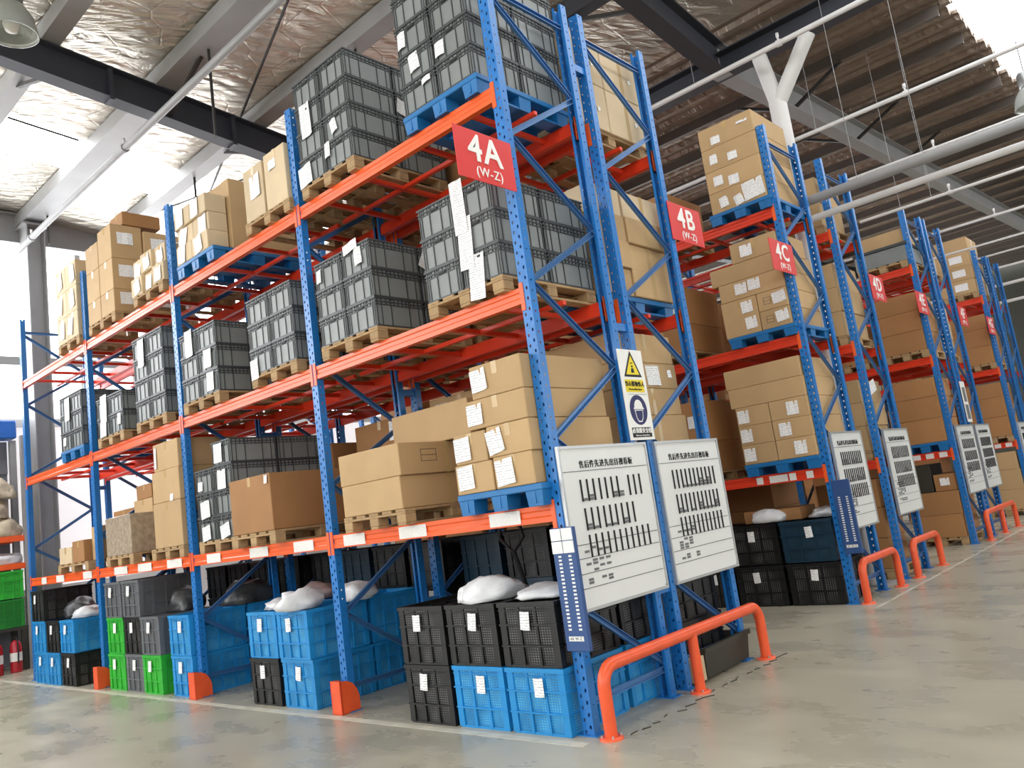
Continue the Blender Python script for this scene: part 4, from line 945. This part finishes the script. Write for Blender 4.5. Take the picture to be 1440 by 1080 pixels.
# ---- racks 4D to 4H: piles seen end-on and across the aisles
def pile(row, lv, bay, side, x0, x1, y0, y1, zs, m='carton_tan', pap=None, blue=False, pal=True):
    s = slot(row, lv, bay, side); z = BEAM_TOP[lv] if lv else 0
    if pal: (blue_pallet if blue else wood_pallet)((x0+x1)/2, y0-.01, z, '%s pallet under cartons, %s side, %s, %s, rack 4%s' % ('blue plastic' if blue else 'wooden', SIDE[side], SHELF[lv], BAYN[bay], row), max(.7, x1-x0), 1.0)
    zb = z+((.152 if blue else .127) if pal else .002)
    for k, h_ in enumerate(zs):
        carton('%s carton, %s, %s' % ({'carton_tan': 'tan', 'carton_brown': 'brown', 'carton_pale': 'pale'}[m], layer_name(k, len(zs)) if len(zs) > 1 else 'single', s), x0+.01*(k % 2), x1-.012*((k+1) % 2), y0, y1, zb, zb+h_, m, (pap or {}).get(k, ()), 'x' if k % 2 else None); zb += h_+.001
for r_, y_ in (('C', 4.75), ('D', 6.5), ('E', 9.98), ('G', 14.8)):  # filler piles added to darken the gaps and hide bright windows
    for lv in (0, 1, 2):
        for bay, sd, x0 in ((1, 'L', -2.35), (2, 'R', -3.7), (2, 'L', -4.95), (3, 'R', -6.3), (3, 'L', -7.6)):
            if r_ == 'C' and bay == 1 or (r_ == 'E' and lv == 2 and bay == 1): continue
            if bay > ROWS[r_][2]: continue
            pile(r_, lv, bay, sd, x0, x0+.85, y_, y_+.85, (.45, .45, .36) if lv == 0 else (.45, .45), 'carton_brown')
pile('D', 3, 1, 'R', -.9, -.1, 6.5, 7.35, (.33, .35), 'carton_tan')
pile('D', 2, 1, 'R', -.9, -.08, 6.47, 7.35, (.33, .32, .33), 'carton_tan')
pile('D', 1, 1, 'R', -.9, -.08, 6.5, 7.35, (.32, .3, .3), 'carton_tan', {2: [('r', .1, .7, .3, .16, .3)]})
pile('D', 0, 1, 'R', -.9, -.1, 6.5, 7.2, (.38, .38, .36), 'carton_brown')
t = thing('stacking_tote', 'dark flat tote with lid on top shelf of rack 4E', 'tote', (-.45, 10.35, 4.652))
obj('body', MB().cbox(-.42, .42, -.4, .4, 0, .26, .01), t, m='tote_body'); obj('rim', MB().cbox(-.44, .44, -.42, .42, .26, .31, .006), t, m='tote_rim')
wood_pallet(-.45, 9.92, 4.525, 'wooden pallet under dark tote, top shelf, first bay, rack 4E')
carton('tan carton on the dark tote, top shelf, rack 4E', -.8, -.05, 10.0, 10.7, 4.963, 5.2, 'carton_tan', ())
pile('E', 2, 1, 'R', -.72, -.04, 9.92, 10.8, (.34, .32, .3), 'carton_brown')
pile('E', 1, 1, 'R', -.75, -.04, 9.92, 10.8, (.38, .35, .3), 'carton_brown', None, True)
pile('E', 0, 1, 'R', -.8, -.06, 9.92, 10.8, (.36, .36), 'carton_brown')
carton('dark wrapped bundle on floor cartons under rack 4E', -.75, -.42, 10.0, 10.7, .852, 1.3, 'bin_dark', (), None, name='wrapped_bundle')
carton('small labelled brown carton on floor pile, rack 4E', -.4, -.08, 10.0, 10.7, .852, 1.12, 'carton_brown', [('f', 0, .55, .14, .12, 0)], None)
pile('E', 2, 1, 'L', -1.7, -1.0, 9.92, 10.8, (.34, .32), 'carton_brown')
pile('F', 2, 1, 'R', -.85, -.1, 11.16, 12.0, (.3, .3, .3), 'carton_pale', {0: [('r', 0, .5, .2, .2, 0)], 1: [('r', 0, .5, .2, .2, 0)], 2: [('r', .1, .5, .2, .2, 0)]})
pile('F', 3, 1, 'R', -.85, -.1, 11.16, 12.0, (.3,), 'carton_pale')
pile('F', 1, 1, 'R', -.85, -.1, 11.16, 12.0, (.4, .4), 'carton_brown')
pile('G', 3, 1, 'R', -.75, -.06, 14.75, 15.6, (.3, .3, .3, .3), 'carton_tan', {0: [('f', .1, .5, .25, .15, 0)], 1: [('f', .1, .5, .25, .15, 0)], 2: [('f', .1, .5, .25, .15, 0)]})
pile('G', 2, 1, 'R', -.75, -.04, 14.75, 15.6, (.37, .36, .3), 'carton_brown')
pile('G', 1, 1, 'R', -.75, -.04, 14.75, 15.6, (.4, .4, .3), 'carton_brown')
pile('G', 0, 1, 'R', -.8, -.06, 14.75, 15.6, (.4, .4, .36), 'carton_tan')
pile('H', 3, 1, 'R', -.8, -.1, 16.0, 16.8, (.4, .4), 'carton_pale')
pile('H', 2, 1, 'R', -.8, -.1, 16.0, 16.8, (.4, .4), 'carton_tan')

# ---- storage along the left wall, beyond the last bay
t = thing('storage_shelving', 'grey shelving along the left wall holding sacks and green crates', 'shelving', (-12.45, .60, 0))
for y in (0, -2.3):
    for x in (0, -.6): obj('post', MB().box(x-.05, x+.05, y-.05, y+.05, 0, 4.0), t, m='steel_grey')
for z in (1.78, 2.25):
    for x in (0, -.6): obj('beam', MB().cbox(x-.03, x+.03, -2.25, -.05, z-.1, z, .004), t, m='rack_orange')
    obj('deck', MB().box(-.57, -.03, -2.25, -.05, z-.03, z), t, m='pallet_wood')
for i, (y, z, cn) in enumerate(((-.11, .72, 'darkgreen'), (-.11, 1.2, 'green'), (-.76, .72, 'green'), (-.76, 1.2, 'darkgreen'))):
    crate(['dark green crate, lower near one, on wall shelving', 'bright green crate, upper near one, on wall shelving', 'bright green crate, lower far one, on wall shelving', 'dark green crate, upper far one, on wall shelving'][i], -13.0, y, z, cn, False, .6, .62, .46, 'green crates by the left wall')
o = thing('crate_stand', 'low dark stand carrying the green crates by the wall', 'stand', (-12.7, -.11, 0))
for x in (-.25, .25):
    for y in (-.6, .6): obj('leg', MB().box(x-.04, x+.04, y-.04, y+.04, 0, .68), o, m='bin_dark')
obj('top', MB().box(-.3, .3, -.68, .66, .66, .715), o, m='bin_dark')
for i, (y, z) in enumerate(((.26, 2.25), (-.4, 2.25), (.1, 2.58), (.2, 2.92), (.26, 1.78), (-.4, 1.78))):
    bag(['woven sack, front of lower course on wall shelving', 'woven sack, rear of lower course on wall shelving', 'woven sack, second course on wall shelving', 'woven sack, topmost on wall shelving', 'white bag on the lower deck of wall shelving', 'second white bag on the lower deck of wall shelving'][i], -12.72, y, z, .28, .32, .26 if i < 4 else .16, 'sack_weave' if i < 4 else 'poly_bag', 50+i, 'sack', 'woven_sack', 'sacks on the wall shelving')
for i, y in enumerate((.30, .02)):
    t = thing('fire_extinguisher', ['red fire extinguisher at the foot of the wall shelving, front one', 'red fire extinguisher at the foot of the wall shelving, rear one'][i], 'extinguisher', (-12.25, y, 0))
    obj('cylinder', MB().lathe([(0, 0), (.085, 0), (.09, .02), (.09, .42), (.07, .48), (.03, .52), (0, .52)], 18), t, m='extinguisher_red')
    obj('valve', MB().box(-.025, .025, -.025, .025, .51, .58), t, m='ink_black'); obj('hose', MB().tube([(.02, 0, .55), (.1, 0, .5), (.12, 0, .3), (.11, 0, .15)], .012, 8), t, m='ink_black'); obj('label_band', MB().tube([(0, 0, .18), (0, 0, .32)], .0915, 18, False), t, m='white_paint')
